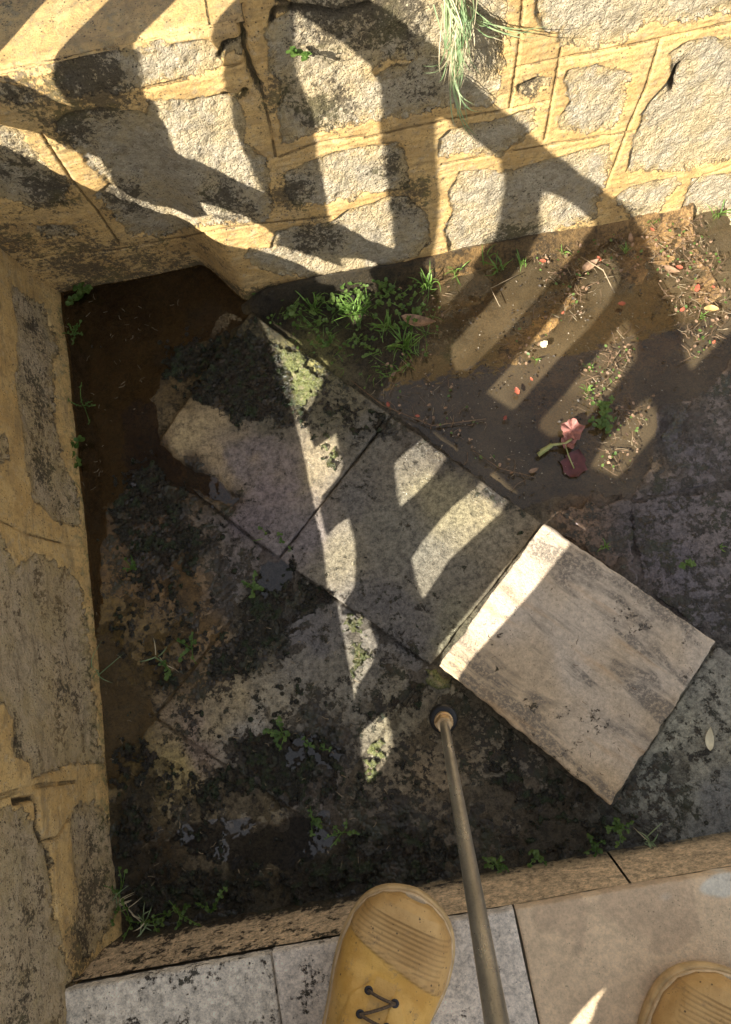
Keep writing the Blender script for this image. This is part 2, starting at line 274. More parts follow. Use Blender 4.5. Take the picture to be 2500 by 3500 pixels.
# ------------------------------------------------------------------ back wall frame
wu=-(R@dcam(1501,2756)); B0=P(1473,908); bx=P(2327,739)-B0; bx/=np.linalg.norm(bx); wu/=np.linalg.norm(wu)
wu=wu-bx*wu.dot(bx); wu/=np.linalg.norm(wu); wn=np.cross(bx,wu)  # toward the viewer? fixed below
if wn[1]>0: wn=-wn
B0=B0-bx*(B0[0]+.62)/bx[0]
def hitplane(x,y,O,N):
    d=R@dcam(x,y); o=np.array([0,0,H]); return o+d*((O-o).dot(N)/d.dot(N))
def W(x,y):
    p=hitplane(x,y,B0,wn)-B0; return p.dot(bx),p.dot(wu)
def W3(u,v,k=0.): return B0+bx*u+wu*v+wn*k
def twist(u,v): return -.095*ss(.425,.335,u)*np.clip(1-v/.46,0,1)
def reproj(u,v):
    u=np.asarray(u,float);v=np.asarray(v,float);k=twist(u,v);o=np.array([0,0,H]);p=[B0[i]+bx[i]*u+wu[i]*v+wn[i]*k-o[i] for i in range(3)]
    t=(B0-o).dot(wn)/(p[0]*wn[0]+p[1]*wn[1]+p[2]*wn[2]); q=[o[i]+p[i]*t-B0[i] for i in range(3)]
    return q[0]*bx[0]+q[1]*bx[1]+q[2]*bx[2],q[0]*wu[0]+q[1]*wu[1]+q[2]*wu[2]
def WT3(x,y,lift=0.):
    tu,tv=W(x,y);u,v=tu,tv
    for _ in range(30): a,b=reproj(u,v);u+=.7*(tu-a);v+=.7*(tv-b)
    return W3(u,v,float(twist(u,v))+lift)
LB=np.array([-.557,-1.,0]); lby=np.array([0,1.,0]); lu=np.array([-.06,0,1.]); lu/=np.linalg.norm(lu); ln=np.cross(lby,lu)
if ln[0]<0: ln=-ln
def L(x,y): p=hitplane(x,y,LB,ln)-LB; return p.dot(lby),p.dot(lu)
ledge_uv=[W(*T(1,[q])[0]) for q in((0,330),(590,205),(930,130))]
VL=sum(v for u,v in ledge_uv)/3; UL=W(830,60)[0]
zl=W3(.2,VL)[2]; print('ledge',ledge_uv,zl,UL)
# ------------------------------------------------------------------ back wall
stones=[(1,[(235,320),(330,270),(430,240),(600,235),(720,200),(930,185),(975,230),(985,300),(900,330),(760,370),(640,392),(440,425),(330,435),(260,390)],.3),
(1,[(235,550),(330,500),(560,490),(655,508),(670,455),(840,450),(1000,425),(1070,470),(1085,640),(1180,700),(1195,830),(1210,900),(1180,985),(1050,985),(900,1005),(720,1045),(590,1050),(530,980),(430,860),(480,820),(370,700),(300,640)],.25),
(1,[(-60,540),(90,590),(110,640),(230,760),(310,810),(290,870),(265,915),(160,930),(80,900),(-60,880)],.1),
(1,[(-60,360),(130,400),(140,440),(70,465),(30,470),(-60,450)],.2),(1,[(150,1000),(330,1000),(350,1040),(200,1055)],.2),
(1,[(1180,130),(1290,60),(1290,-80),(2245,-80),(2240,140),(2224,260),(2214,400),(2180,480),(1984,470),(1904,500),(1624,535),(1400,600),(1250,645),(1240,370),(1190,330)],0),
(1,[(1410,705),(1500,680),(1764,630),(1802,660),(1804,830),(1724,845),(1624,870),(1430,905),(1300,910),(1265,850),(1260,770)],.15),
(1,[(1230,1020),(1400,990),(1470,990),(1540,930),(1624,910),(1724,885),(1824,880),(1904,960),(1914,1080),(1824,1150),(1724,1190),(1500,1260),(1160,1200),(1090,1130),(1100,1100),(1200,1100)],.35),
(2,[(330,620),(370,580),(560,540),(700,500),(740,480),(760,560),(700,605),(600,690),(480,680),(330,690)],.2),
(2,[(370,860),(410,760),(540,750),(600,770),(870,690),(1090,640),(1090,740),(1065,830),(1035,900),(1020,970),(860,1010),(830,1100),(760,1120),(540,1140),(430,1150),(375,1120),(360,1020),(400,930)],.4),
(2,[(680,385),(750,355),(830,350),(820,390),(720,430),(680,410)],0),
(2,[(900,320),(1020,290),(1090,310),(1180,330),(1150,390),(1150,460),(1110,560),(980,590),(870,580),(860,540),(910,440),(890,360)],.6),
(2,[(1350,230),(1440,180),(1700,170),(1900,700),(1624,705),(1400,760),(1160,760),(1190,640),(1230,500),(1370,330)],.1),
(2,[(750,-80),(1700,-80),(1700,50),(1440,90),(1340,110),(1240,120),(1150,190),(1000,210),(870,210),(860,150),(810,150),(750,90)],0),
(2,[(1180,830),(1370,790),(1400,830),(1330,900),(1290,960),(1200,1010),(1110,880)],.5),(2,[(1460,790),(1800,740),(1800,950),(1560,960),(1400,940),(1430,870)],.3),
(1,[(985,190),(1090,150),(1080,230),(1000,250)],0)]
smears=[(2,[(20,300),(60,265),(150,245),(210,270),(190,290),(100,290),(50,340)]),(1,[(985,275),(1060,235),(1105,260),(1110,330),(1130,395),(1080,430),(1010,430),(1000,330)])]
grooves=[(2,[(700,0),(680,230),(640,490)]),(2,[(680,300),(1240,190),(1624,105)]),(2,[(870,220),(830,440),(795,620)]),(2,[(1310,180),(1240,400),(1170,560),(1070,830)]),(2,[(340,730),(830,640),(1190,585)]),(2,[(0,610),(340,540),(620,490),(810,450)]),
(1,[(190,600),(320,800),(430,930),(530,1080)]),(1,[(1160,390),(1200,560),(1225,700)]),(1,[(640,392),(800,360),(980,310),(1090,285)]),(1,[(0,1170),(500,1110),(1100,1000),(1500,960)]),(2,[(1420,870),(1500,780),(1624,735)]),(1,[(1240,700),(1400,640),(1624,600)])]
cracks=[(1,[(1080,120),(1060,60),(1085,30)]),(1,[(1065,110),(1085,180),(1110,290),(1130,370),(1145,390)]),(1,[(985,260),(1000,210),(1065,180)]),(1,[(1240,0),(1300,40),(1400,50),(1500,65),(1624,30)]),(1,[(1005,425),(1060,440),(1090,410)]),(2,[(1395,300),(1370,350),(1365,420)]),(1,[(1300,60),(1230,40),(1210,110)])]
dirtpts=[(1,120,420,.9,120),(1,60,1080,.85,160),(1,250,1050,.7,160),(1,420,1180,.95,200),(1,650,1150,.85,180),(1,500,1000,.6,120),(1,150,960,.6,120),(1,880,1180,.7,160),(1,380,380,1.05,160),(1,290,560,.95,110),(1,1000,900,.9,140),(1,1290,860,.95,110),(1,60,720,.8,140),(1,200,850,1.,110),(1,430,300,.75,150),(1,300,560,.85,110),(1,450,620,.5,120),(1,1250,420,.9,100),(1,1450,480,1.,120),(1,1560,560,.6,80),(1,1340,820,.7,110),(1,560,900,.9,110),(1,1050,940,.8,130),(1,1400,1060,.85,160),(1,300,1150,.8,260),(1,800,1150,.75,260),(1,1100,1120,.55,160),(1,1500,90,.9,160),(2,120,90,1.,150),(2,60,280,.5,90),(2,230,380,.8,120),(2,430,240,.55,120),(2,110,750,.85,90),(2,200,880,.9,140),(2,520,150,.6,120),(2,160,1050,.6,120),(2,720,860,.65,180),(2,650,1100,.9,200),(2,950,1060,.8,200),(2,1100,60,.5,180),(2,730,390,.9,60),(2,1390,300,.7,60),(2,1190,940,.7,120),(1,900,220,.5,90),(1,740,330,.45,90)]
NX=1000;NY=500
u=np.linspace(-.03,1.55,NX);v=np.linspace(-.03,.74,NY);U0,V0=np.meshgrid(u,v);TW=twist(U0,V0);U,V=reproj(U0,V0)
wx=U+.006*(fbm(U,V,30,3,1)-.5)*2;wy=V+.006*(fbm(U,V,30,3,9)-.5)*2
sd=np.full(U.shape,-.2);tone=np.zeros(U.shape)
for c,pl,tn in stones:
    s_=sdf([W(*q) for q in T(c,pl)],wx,wy); tone=np.where(s_>0,tn,tone); sd=np.maximum(sd,s_)
rr=(U>1.19)&(sd<-.01)
# coursed stones beyond the frame on the right
cw=wor(U*1.,V*1.6,6.,3); sd=np.where(U>1.30,np.maximum(sd,(.45-cw)*.08),sd)
for c,pl in smears: sd=np.minimum(sd,-sdf([W(*q) for q in T(c,pl)],wx,wy)+.001)
gd=np.full(U.shape,.1)
for c,pl in grooves: gd=np.minimum(gd,ldist([W(*q) for q in T(c,pl)],U,V))
ck=np.full(U.shape,.1)
for c,pl in cracks: ck=np.minimum(ck,ldist([W(*q) for q in T(c,pl)],wx,wy))
dirt=np.full(U.shape,.12)
for c,x,y,a,r in dirtpts:
    cu,cv=W(*T(c,[(x,y)])[0]); rad=r*.00062; dirt=np.maximum(dirt,a*np.exp(-(((U-cu)**2+(V-cv)**2)/rad**2)))
dirt=np.maximum(dirt,.6*ss(.075,.0,V)); dirt=np.maximum(dirt,.9*ss(.09,.02,V0)*ss(.6,.45,U0)); green=.5*ss(.10,.0,V)*ss(.75,.2,U)  # foot grime, laid on thicker at left to paint in missing shade
ins=ss(-.003,.004,sd)
dsp=-.004*ins+ins*.009*(fbm(U,V,26,4,4)-.5)+ins*.0045*(fbm(U,V,120,4,14)-.5)+.006*(fbm(U,V,7,3,6)-.5)+(1-ins)*.0030*(fbm(U,V*4,44,4,5)-.5)
dsp-=.003*np.exp(-(gd/.0022)**2)*(1-ins*.5)+.014*np.exp(-(ck/.0035)**2)
dsp+=TW
U2_,V2_=U,V;U,V=U0,V0
XX,YY,ZZ=[B0[i]+bx[i]*U+wu[i]*V+wn[i]*dsp for i in range(3)]
msk=~((U<UL)&(V>VL+.0008))
wob=empty('stone_wall',(.1,.80,0),'battered rubble stone wall with ochre pointing along the back of the landing','wall')
# ledge edge rounding
edge=ss(VL-.012,VL,V)*(U<UL); YY=YY+edge*.006
gridmesh('wall_face',XX,YY,ZZ,WALL,wob,msk,dict(sd=sd,tone=tone,dirt=np.clip(dirt+.9*np.exp(-(ck/.004)**2),0,1.2),groove=gd,green=green,wet=ss(VL-.06,VL,V)*(U<UL)*.5))
ny=90;nx=300;lx=np.linspace(-.70,W3(UL,VL)[0],nx);ly=np.linspace(0,1,ny);LX,LT=np.meshgrid(lx,ly)
y0=W3(0,VL)[1]+(LX+.62)*bx[1]+.004; LY=y0+LT*.35; LZ=zl+.004*(fbm(LX,LY,14,4,2)-.5)-.004*ss(.03,0,LT)+.001
gridmesh('ledge_top',LX,LY,LZ,WALL,wob,None,dict(sd=np.where(fbm(LX,LY,9,3,8)>.9,.02,-.05),tone=LX*0,dirt=.35+.3*ss(.1,.3,LT)+0*LX,groove=np.minimum(np.abs(LX-P(716,50,.5)[0]),.1),green=.25+0*LX,wet=.75+0*LX))
zt=.74
m=MB(); m.add(*box(-1.3,W3(UL,0)[0]-.005,.90,1.30,-.05,zl-.008)); m.add(*box(W3(UL,0)[0],.99,.86,1.30,-.05,zt)); m.build('wall_core',PLAIN,wob,False)
# ------------------------------------------------------------------ left wall
lst=[(3,[(60,100),(200,180),(240,330),(240,700),(280,900),(320,1000),(335,1180),(230,1130),(150,1050),(120,900),(80,560),(80,350)],.1),
(5,[(-80,0),(0,40),(80,180),(170,110),(290,180),(345,250),(390,640),(420,900),(445,1060),(380,1050),(200,1100),(140,1120),(130,1040),(60,1020),(60,850),(20,780),(-80,740)],.0),
(7,[(-80,240),(100,215),(160,270),(210,350),(240,440),(240,650),(280,800),(320,940),(312,1240),(-80,1240)],.0),
(7,[(335,220),(420,170),(500,330),(515,520),(490,700),(430,830),(370,900),(350,750),(360,560),(320,320)],.2),(3,[(-60,780),(30,760),(40,880),(-60,900)],.2)]
lcr=[(7,[(60,190),(110,180),(150,175),(165,215),(165,260),(190,320),(205,345)]),(7,[(205,345),(250,340),(290,300),(320,260)]),(7,[(215,355),(240,450),(245,560),(255,700)]),(7,[(310,1160),(315,1000),(345,960)])]
lgr=[(3,[(0,1140),(130,1200),(330,1260)]),(7,[(0,170),(150,120),(340,95)]),(5,[(0,1190),(160,1145),(340,1130)])]
ldp=[(3,160,300,.8,130),(3,170,600,.85,150),(3,200,900,.85,130),(3,260,1050,.7,90),(5,280,330,.6,120),(5,300,700,.75,150),(5,150,900,.45,130),(5,90,960,.8,50),(7,420,350,.75,110),(7,430,600,.85,130),(7,130,500,.45,140),(7,130,750,.65,150),(7,110,1050,.8,130),(7,360,840,.9,110),(3,50,150,.4,100),(3,200,1220,.6,80),(7,250,870,.5,80),(5,420,200,.5,60),(5,30,200,.4,90)]
u=np.linspace(0.,2.1,900);v=np.linspace(-.02,.322,180);U,V=np.meshgrid(u,v)
wx=U+.008*(fbm(U,V,28,3,1)-.5)*2;wy=V+.006*(fbm(U,V,28,3,9)-.5)*2
sd=np.full(U.shape,-.2);tone=np.zeros(U.shape)
for c,pl,tn in lst:
    s_=sdf([L(*q) for q in T(c,pl)],wx,wy); tone=np.where(s_>0,tn,tone); sd=np.maximum(sd,s_)
gd=np.full(U.shape,.1);ck=np.full(U.shape,.1)
for c,pl in lgr: gd=np.minimum(gd,ldist([L(*q) for q in T(c,pl)],U,V))
for i,(c,pl) in enumerate(lcr):
    d_=ldist([L(*q) for q in T(c,pl)],wx,wy); ck=np.minimum(ck,d_ if i==0 else d_+.0022)
dirt=np.full(U.shape,.14)
for c,x,y,a,r in ldp:
    cu,cv=L(*T(c,[(x,y)])[0]); rad=r*.00062; dirt=np.maximum(dirt,a*np.exp(-(((U-cu)**2/(rad*1.3)**2+(V-cv)**2/rad**2))))
dirt=np.maximum(dirt,.62*ss(.05,.0,V)); ins=ss(-.003,.004,sd)
dsp=-.004*ins+ins*.010*(fbm(U,V,34,5,4)-.5)+.010*(fbm(U,V,6,3,6)-.5)+.0015*(fbm(U*2,V,40,3,5)-.5)-.02*np.exp(-(ck/.0032)**2)-.003*np.exp(-(gd/.002)**2)
dsp+=.010*ss(.05,0,V)
XX,YY,ZZ=[LB[i]+lby[i]*U+lu[i]*V+ln[i]*dsp for i in range(3)]
lw=empty('stone_wall',(-.65,0,0),'low ochre rendered stone wall running up the left side with a broken crack','wall')
gridmesh('wall_face',XX,YY,ZZ,WALLL,lw,None,dict(sd=sd,tone=tone,dirt=np.clip(dirt+1.*np.exp(-(ck/.004)**2),0,1.2),groove=gd,green=.55*ss(.06,.0,V),wet=.25*ss(.05,0,V)))
m=MB(); m.add(*box(-.80,-.60,-1.6,.80,-.05,.318)); m.build('wall_core',PLAIN,lw,False)
m=MB(); m.add(*box(-.82,-.585,-1.6,.76,.320,.340)); m.build('coping',PLAIN,lw,False)
# ------------------------------------------------------------------ floor fields
def D2(pts,z=0.): return [tuple(PD(x,y,z)[:2]) for x,y in pts]
W1=D2([(100,560),(560,560),(560,680),(500,735),(400,755),(350,850),(330,890),(338,965),(395,1025),(470,1065),(530,1110),(520,1130),(440,1090),(370,1060),(300,1070),(225,1110),(215,1250),(205,1400),(100,1400)])
W2=D2([(950,640),(1300,500),(1650,380),(1700,700),(1560,860),(1460,900),(1440,1000),(1400,1080),(1290,1080),(1150,1130),(1000,1010),(850,880),(900,780)])
W3p=D2([(410,1855),(470,1840),(560,1838),(610,1850),(660,1838),(720,1815),(750,1850),(700,1905),(560,1905),(470,1905)])
W4=D2([(205,1400),(250,1400),(345,1590),(290,1660),(250,1750),(225,1700)])
W5=D2([(600,1240),(650,1225),(665,1260),(640,1300),(585,1320)])
W6=D2([(610,1640),(700,1630),(760,1670),(740,1710),(650,1690)])
# (x,y,shade colour, painted brighter where sun bars fall, wet, pit)  photo D px
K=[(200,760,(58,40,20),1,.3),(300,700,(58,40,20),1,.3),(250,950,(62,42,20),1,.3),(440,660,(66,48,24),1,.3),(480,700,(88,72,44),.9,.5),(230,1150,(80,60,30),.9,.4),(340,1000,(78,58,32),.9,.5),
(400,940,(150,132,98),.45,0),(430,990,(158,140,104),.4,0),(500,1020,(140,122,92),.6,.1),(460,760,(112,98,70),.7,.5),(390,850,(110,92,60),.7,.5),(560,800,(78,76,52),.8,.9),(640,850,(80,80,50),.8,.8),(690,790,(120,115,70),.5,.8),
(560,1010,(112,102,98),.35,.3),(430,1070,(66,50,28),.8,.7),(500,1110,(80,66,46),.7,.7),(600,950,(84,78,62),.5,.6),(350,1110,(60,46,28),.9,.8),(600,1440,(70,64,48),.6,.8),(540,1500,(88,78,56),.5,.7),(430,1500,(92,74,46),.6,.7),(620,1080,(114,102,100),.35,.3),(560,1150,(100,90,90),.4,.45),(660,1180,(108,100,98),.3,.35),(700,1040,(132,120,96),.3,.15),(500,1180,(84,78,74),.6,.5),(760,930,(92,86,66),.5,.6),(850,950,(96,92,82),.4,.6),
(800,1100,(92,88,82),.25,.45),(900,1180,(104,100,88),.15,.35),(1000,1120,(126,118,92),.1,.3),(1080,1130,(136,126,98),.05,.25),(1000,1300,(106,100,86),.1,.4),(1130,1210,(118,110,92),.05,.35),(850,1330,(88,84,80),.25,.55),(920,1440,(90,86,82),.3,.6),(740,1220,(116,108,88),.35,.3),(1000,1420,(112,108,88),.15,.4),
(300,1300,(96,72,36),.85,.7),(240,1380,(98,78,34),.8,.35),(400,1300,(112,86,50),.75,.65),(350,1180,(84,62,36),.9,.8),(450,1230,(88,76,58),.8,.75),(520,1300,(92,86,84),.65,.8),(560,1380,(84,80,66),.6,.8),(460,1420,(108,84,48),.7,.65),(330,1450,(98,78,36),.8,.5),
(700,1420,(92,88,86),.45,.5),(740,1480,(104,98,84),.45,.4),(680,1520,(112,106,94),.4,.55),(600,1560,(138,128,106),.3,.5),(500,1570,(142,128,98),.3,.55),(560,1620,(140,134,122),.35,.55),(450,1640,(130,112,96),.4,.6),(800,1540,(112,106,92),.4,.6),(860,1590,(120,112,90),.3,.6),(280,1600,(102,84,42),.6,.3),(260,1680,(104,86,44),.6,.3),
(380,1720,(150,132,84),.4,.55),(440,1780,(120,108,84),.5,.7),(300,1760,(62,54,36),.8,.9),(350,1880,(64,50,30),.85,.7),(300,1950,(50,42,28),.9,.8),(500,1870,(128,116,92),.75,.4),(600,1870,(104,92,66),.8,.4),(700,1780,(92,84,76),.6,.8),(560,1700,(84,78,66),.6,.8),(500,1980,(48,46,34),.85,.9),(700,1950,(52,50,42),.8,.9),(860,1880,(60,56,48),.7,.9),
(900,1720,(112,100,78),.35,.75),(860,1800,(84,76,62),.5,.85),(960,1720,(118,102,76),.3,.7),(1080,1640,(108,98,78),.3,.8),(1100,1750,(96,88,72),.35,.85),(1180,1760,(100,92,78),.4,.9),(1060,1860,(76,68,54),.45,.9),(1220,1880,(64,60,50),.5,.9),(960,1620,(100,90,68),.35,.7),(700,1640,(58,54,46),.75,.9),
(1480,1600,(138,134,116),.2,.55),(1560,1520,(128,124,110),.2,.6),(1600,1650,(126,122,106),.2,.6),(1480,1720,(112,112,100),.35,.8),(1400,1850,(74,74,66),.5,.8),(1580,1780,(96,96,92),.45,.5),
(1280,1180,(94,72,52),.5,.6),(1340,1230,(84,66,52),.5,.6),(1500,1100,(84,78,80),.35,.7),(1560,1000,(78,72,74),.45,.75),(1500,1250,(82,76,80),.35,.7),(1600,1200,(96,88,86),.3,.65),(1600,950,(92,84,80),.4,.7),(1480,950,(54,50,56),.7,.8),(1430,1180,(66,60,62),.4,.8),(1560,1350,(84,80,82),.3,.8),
(1050,1020,(44,36,34),.7,.6),(900,850,(52,42,26),.7,.6),(1100,900,(70,56,36),.7,.5),(1200,700,(176,136,78),.8,.2),(1050,700,(160,122,68),.8,.3),(1350,720,(168,130,76),.8,.2),(1450,600,(160,124,76),.8,.3),(1530,560,(165,130,84),.8,.3),(1200,850,(160,126,76),.8,.3),(1300,900,(164,130,80),.7,.3),(1390,960,(166,138,90),.5,.4),(700,700,(34,28,16),.4,.6),(640,680,(30,24,14),.4,.6),(760,650,(36,30,18),.4,.6),(820,760,(38,30,18),.4,.6),(900,700,(44,34,20),.4,.6),(960,860,(46,34,26),.6,.6),(1000,960,(40,32,32),.7,.6),(1100,1090,(44,38,38),.6,.6),(1150,980,(52,44,46),.8,.3),(1350,640,(70,56,34),.8,.3),(1180,620,(84,66,40),.8,.3),(1270,760,(110,84,50),.8,.3),(1000,720,(70,54,32),.8,.3)]  # mud tones painted brighter along the sun bars, darker between them
KA=np.array([(*PD(x,y)[:2],*lin(c),w_,p_) for x,y,c,w_,p_ in K])
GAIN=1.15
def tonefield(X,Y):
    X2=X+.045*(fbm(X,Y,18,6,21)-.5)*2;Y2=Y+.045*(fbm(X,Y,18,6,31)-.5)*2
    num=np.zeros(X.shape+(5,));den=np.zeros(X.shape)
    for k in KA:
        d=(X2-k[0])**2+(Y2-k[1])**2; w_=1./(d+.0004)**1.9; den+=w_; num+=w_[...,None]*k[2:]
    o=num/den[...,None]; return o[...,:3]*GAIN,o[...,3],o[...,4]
def pond(X,Y):
    z=0*X
    for p,dp in((W1,.018),(W2,.012),(W3p,.006),(W4,.008),(W5,.006),(W6,.006)):
        z-=dp*ss(-.012,.012,sdf(p,X,Y)+.012*(fbm(X,Y,35,4,3)-.5)*2)
    return z
mp=[([(400,755),(470,740),(560,720),(610,740),(650,830),(660,900),(700,930),(640,960),(520,950),(430,900),(380,870),(370,820)],1.,.0),
([(245,1060),(330,1010),(380,1040),(430,1130),(500,1160),(500,1220),(440,1260),(400,1340),(330,1330),(250,1300),(240,1200)],.85,0),
([(610,1250),(700,1290),(745,1335),(735,1375),(670,1400),(665,1480),(590,1475),(560,1500),(430,1530),(450,1450),(520,1340),(560,1280)],1.,0),
([(245,1640),(330,1600),(350,1700),(330,1780),(370,1900),(300,1960),(265,1900),(250,1760)],.8,0),([(400,1740),(470,1700),(500,1640),(640,1620),(790,1640),(810,1710),(760,1780),(640,1800),(520,1780),(440,1850)],.95,0),
([(430,1900),(560,1910),(720,1900),(850,1850),(1000,1830),(1040,1900),(1000,1955),(700,1980),(400,2040),(290,2050),(270,1960),(330,1900)],.85,0),([(1070,1650),(1150,1670),(1350,1790),(1380,1870),(1200,1905),(1120,1900),(1140,1800),(1060,1720)],.75,0),
([(1130,1620),(1200,1700),(1352,1795),(1420,1840),(1380,1860),(1300,1840),(1120,1700)],.9,0),([(690,870),(800,870),(900,930),(870,990),(760,960),(690,940)],.6,0),([(250,1330),(330,1350),(480,1360),(470,1500),(330,1590),(250,1480),(230,1400)],.45,0),([(600,1480),(680,1480),(690,1540),(600,1540)],.5,0),
([(820,1540),(940,1490),(950,1540),(900,1600),(810,1620),(790,1580)],.85,0),([(560,950),(700,940),(860,980),(900,1010),(760,980),(680,970)],.25,0),([(740,1330),(820,1370),(830,1470),(790,1530),(760,1450)],.6,.45),
([(620,780),(680,790),(720,850),(715,890),(665,920),(640,850)],1.,1.),([(800,1625),(860,1625),(872,1680),(820,1745),(800,1700)],1.,1.),([(930,1480),(978,1470),(985,1490),(1005,1535),(950,1545)],1.,1.),([(1020,1380),(1052,1375),(1040,1430),(1000,1470),(985,1470),(1015,1420)],.9,.6),([(700,970),(750,960),(770,1040),(730,1040)],.55,.8)]  # last value: lighter green, mostly painted where sun hits the moss
def mossfield(X,Y):
    d=np.zeros(X.shape);b_=np.zeros(X.shape)
    wn_=.034*(fbm(X,Y,26,5,51)-.5)*2; wn2=.01*(fbm(X,Y,60,3,5)-.5)
    for pl,a,b in mp:
        s_=sdf(D2(pl),X,Y); d=np.maximum(d,ss(-.025,.03,s_+wn_)*a); b_=np.maximum(b_,ss(-.004,.012,s_+wn2)*b)
    return d,b_
def slab(name,pts,ztop,label,cat='paving slab',z0=-.03,step=.0026,worldpts=None,rough=.003,fn=None,group=None,round_=.0014,veins=0.,tonefn=None,jag=.0011,clean=0.,parent=None,th=None):
    q=np.array(worldpts if worldpts is not None else D2(pts,ztop))
    la=max(np.linalg.norm(q[1]-q[0]),np.linalg.norm(q[2]-q[3]));lb=max(np.linalg.norm(q[3]-q[0]),np.linalg.norm(q[2]-q[1]))
    a=np.linspace(0,1,max(4,int(la/step)));b=np.linspace(0,1,max(4,int(lb/step))); A,B=np.meshgrid(a,b)
    X=(q[0][0]*(1-A)+q[1][0]*A)*(1-B)+(q[3][0]*(1-A)+q[2][0]*A)*B; Y=(q[0][1]*(1-A)+q[1][1]*A)*(1-B)+(q[3][1]*(1-A)+q[2][1]*A)*B
    ed=np.minimum(np.minimum(A,1-A)*la,np.minimum(B,1-B)*lb)
    fall=ss(.02,0,ed); cxm,cym=q.mean(0); jn=(fbm(X,Y,60,4,11)-.5)*2*jag*2+(fbm(X,Y,14,2,12)-.5)*jag*2
    dl=np.hypot(X-cxm,Y-cym)+1e-9; X=X+(X-cxm)/dl*jn*fall-(X-cxm)/dl*.0004*fall; Y=Y+(Y-cym)/dl*jn*fall-(Y-cym)/dl*.0004*fall
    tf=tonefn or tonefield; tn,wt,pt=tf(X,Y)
    Z=ztop+rough*(fbm(X,Y,12,4,5)-.5)+rough*.8*(fbm(X,Y,70,4,15)-.5)*(.5+pt)-round_*ss(round_*1.6,0,ed)**2
    if fn: Z=Z+fn(X,Y)
    # add side skirts: extra border rows down to z0
    def ring(arr,val=None):
        o=np.pad(arr,((1,1),(1,1))+((0,0),)*(arr.ndim-2),mode='edge'); return o
    md_=mossfield(X,Y)[0] if tonefn is None else 0*X
    X,Y,Z2,tn,wt,pt,md_=ring(X),ring(Y),ring(Z),ring(tn),ring(wt),ring(pt),ring(md_); bz=z0 if th is None else ztop-th
    Z2[0,:]=bz;Z2[-1,:]=bz;Z2[:,0]=bz;Z2[:,-1]=bz
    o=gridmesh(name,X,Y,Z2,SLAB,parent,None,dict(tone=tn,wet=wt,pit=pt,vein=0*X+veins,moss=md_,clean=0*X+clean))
    if parent is None: tag(o,label,cat,group)
    elif label: tag(o,label)
    return o
# quad corners always wind the same way: a->b along d1, then across
slab('paving_slab',[(868,921),(556,690),(330,1010),(618,1238)],.010,'mossy pinkish grey paving slab sinking into the brown puddle by the left corner',fn=lambda X,Y:pond(X,Y)*1.1)
slab('paving_slab',[(1203,1162),(870,923),(621,1240),(957,1475)],.012,'grey speckled paving slab crossed by two sunlit bands, left of the pale tile')
slab('paving_slab',[(616,1242),(328,1012),(54,1362),(343,1588)],.002,'dark wet moss-covered paving slab beside the left wall',fn=pond)
slab('paving_slab',[(955,1479),(619,1243),(346,1592),(698,1832)],.003,'pale grey and purple blotched wet paving slab with moss lumps below the mossy grey slabs',fn=pond)
slab('paving_slab',[(1352,1792),(960,1483),(701,1832),(1095,2139)],.002,'brown pitted paving slab behind the tip of the metal lance')
slab('paving_slab',[(341,1592),(52,1366),(-220,1700),(70,1920)],0.,'ochre stained small triangle of paving slab against the left wall',fn=pond)
slab('paving_slab',[(696,1836),(344,1596),(72,1922),(430,2180)],0.,'wet dark paving slab full of bluish puddles in the near left corner',fn=pond)
slab('paving_slab',[(1092,2142),(698,1838),(432,2182),(820,2500)],0.,'black moss-covered strip of paving slab at the foot of the step')
slab('paving_slab',[(1985,1730),(1592,1430),(1358,1792),(1760,2095)],.004,'pocked grey concrete paving slab right of the pale tile')
slab('paving_slab',[(1757,2098),(1356,1796),(1098,2142),(1500,2450)],.001,'dark narrow wedge of paving slab at the foot of the step below the pale tile')
slab('paving_slab',[(1398,1105),(1215,1135),(1218,1172),(1418,1300)],.000,'small reddish brown paving slab above the pale tile',jag=.008)
slab('paving_slab',[(2100,760),(1560,790),(1398,1112),(2000,1000)],-.003,'dark purple wet paving slab at the right edge below the lit puddle',jag=.008,fn=lambda X,Y:.8*pond(X,Y))
slab('paving_slab',[(2010,1010),(1400,1118),(1425,1300),(1990,1720)],.000,'dark purple grey paving slab at the right edge above the pocked concrete',jag=.006)
# ------------------------------------------------------------------ pale loose tile
PA=[(1590,1425),(1209,1160),(976,1478),(1356,1787)]
def tone_pale(X,Y):
    o=np.zeros(X.shape+(3,)); a=ss(.35,.65,fbm(X,Y,9,3,2))[...,None]; o[:]=np.array((.54,.42,.28))*(1-a)+np.array((.60,.50,.38))*a
    low=ss(.02,-.12,(X*.75+Y*.66)-.13)[...,None]; o=o*(1-.5*low)+np.array((.66,.47,.25))*.5*low; return o,X*0,.22+.35*ss(.5,.75,fbm(X,Y,13,3,7))
qa=D2(PA,.030); c3=qa[2]
def chip(X,Y): return 0
tile=slab('paving_tile',None,.030,'pale sandstone tile with grey streaks, raised loose on the darker slabs','tile',worldpts=qa,rough=.0012,veins=1.,clean=.6,tonefn=tone_pale,jag=.0016,round_=.0018,z0=.008)
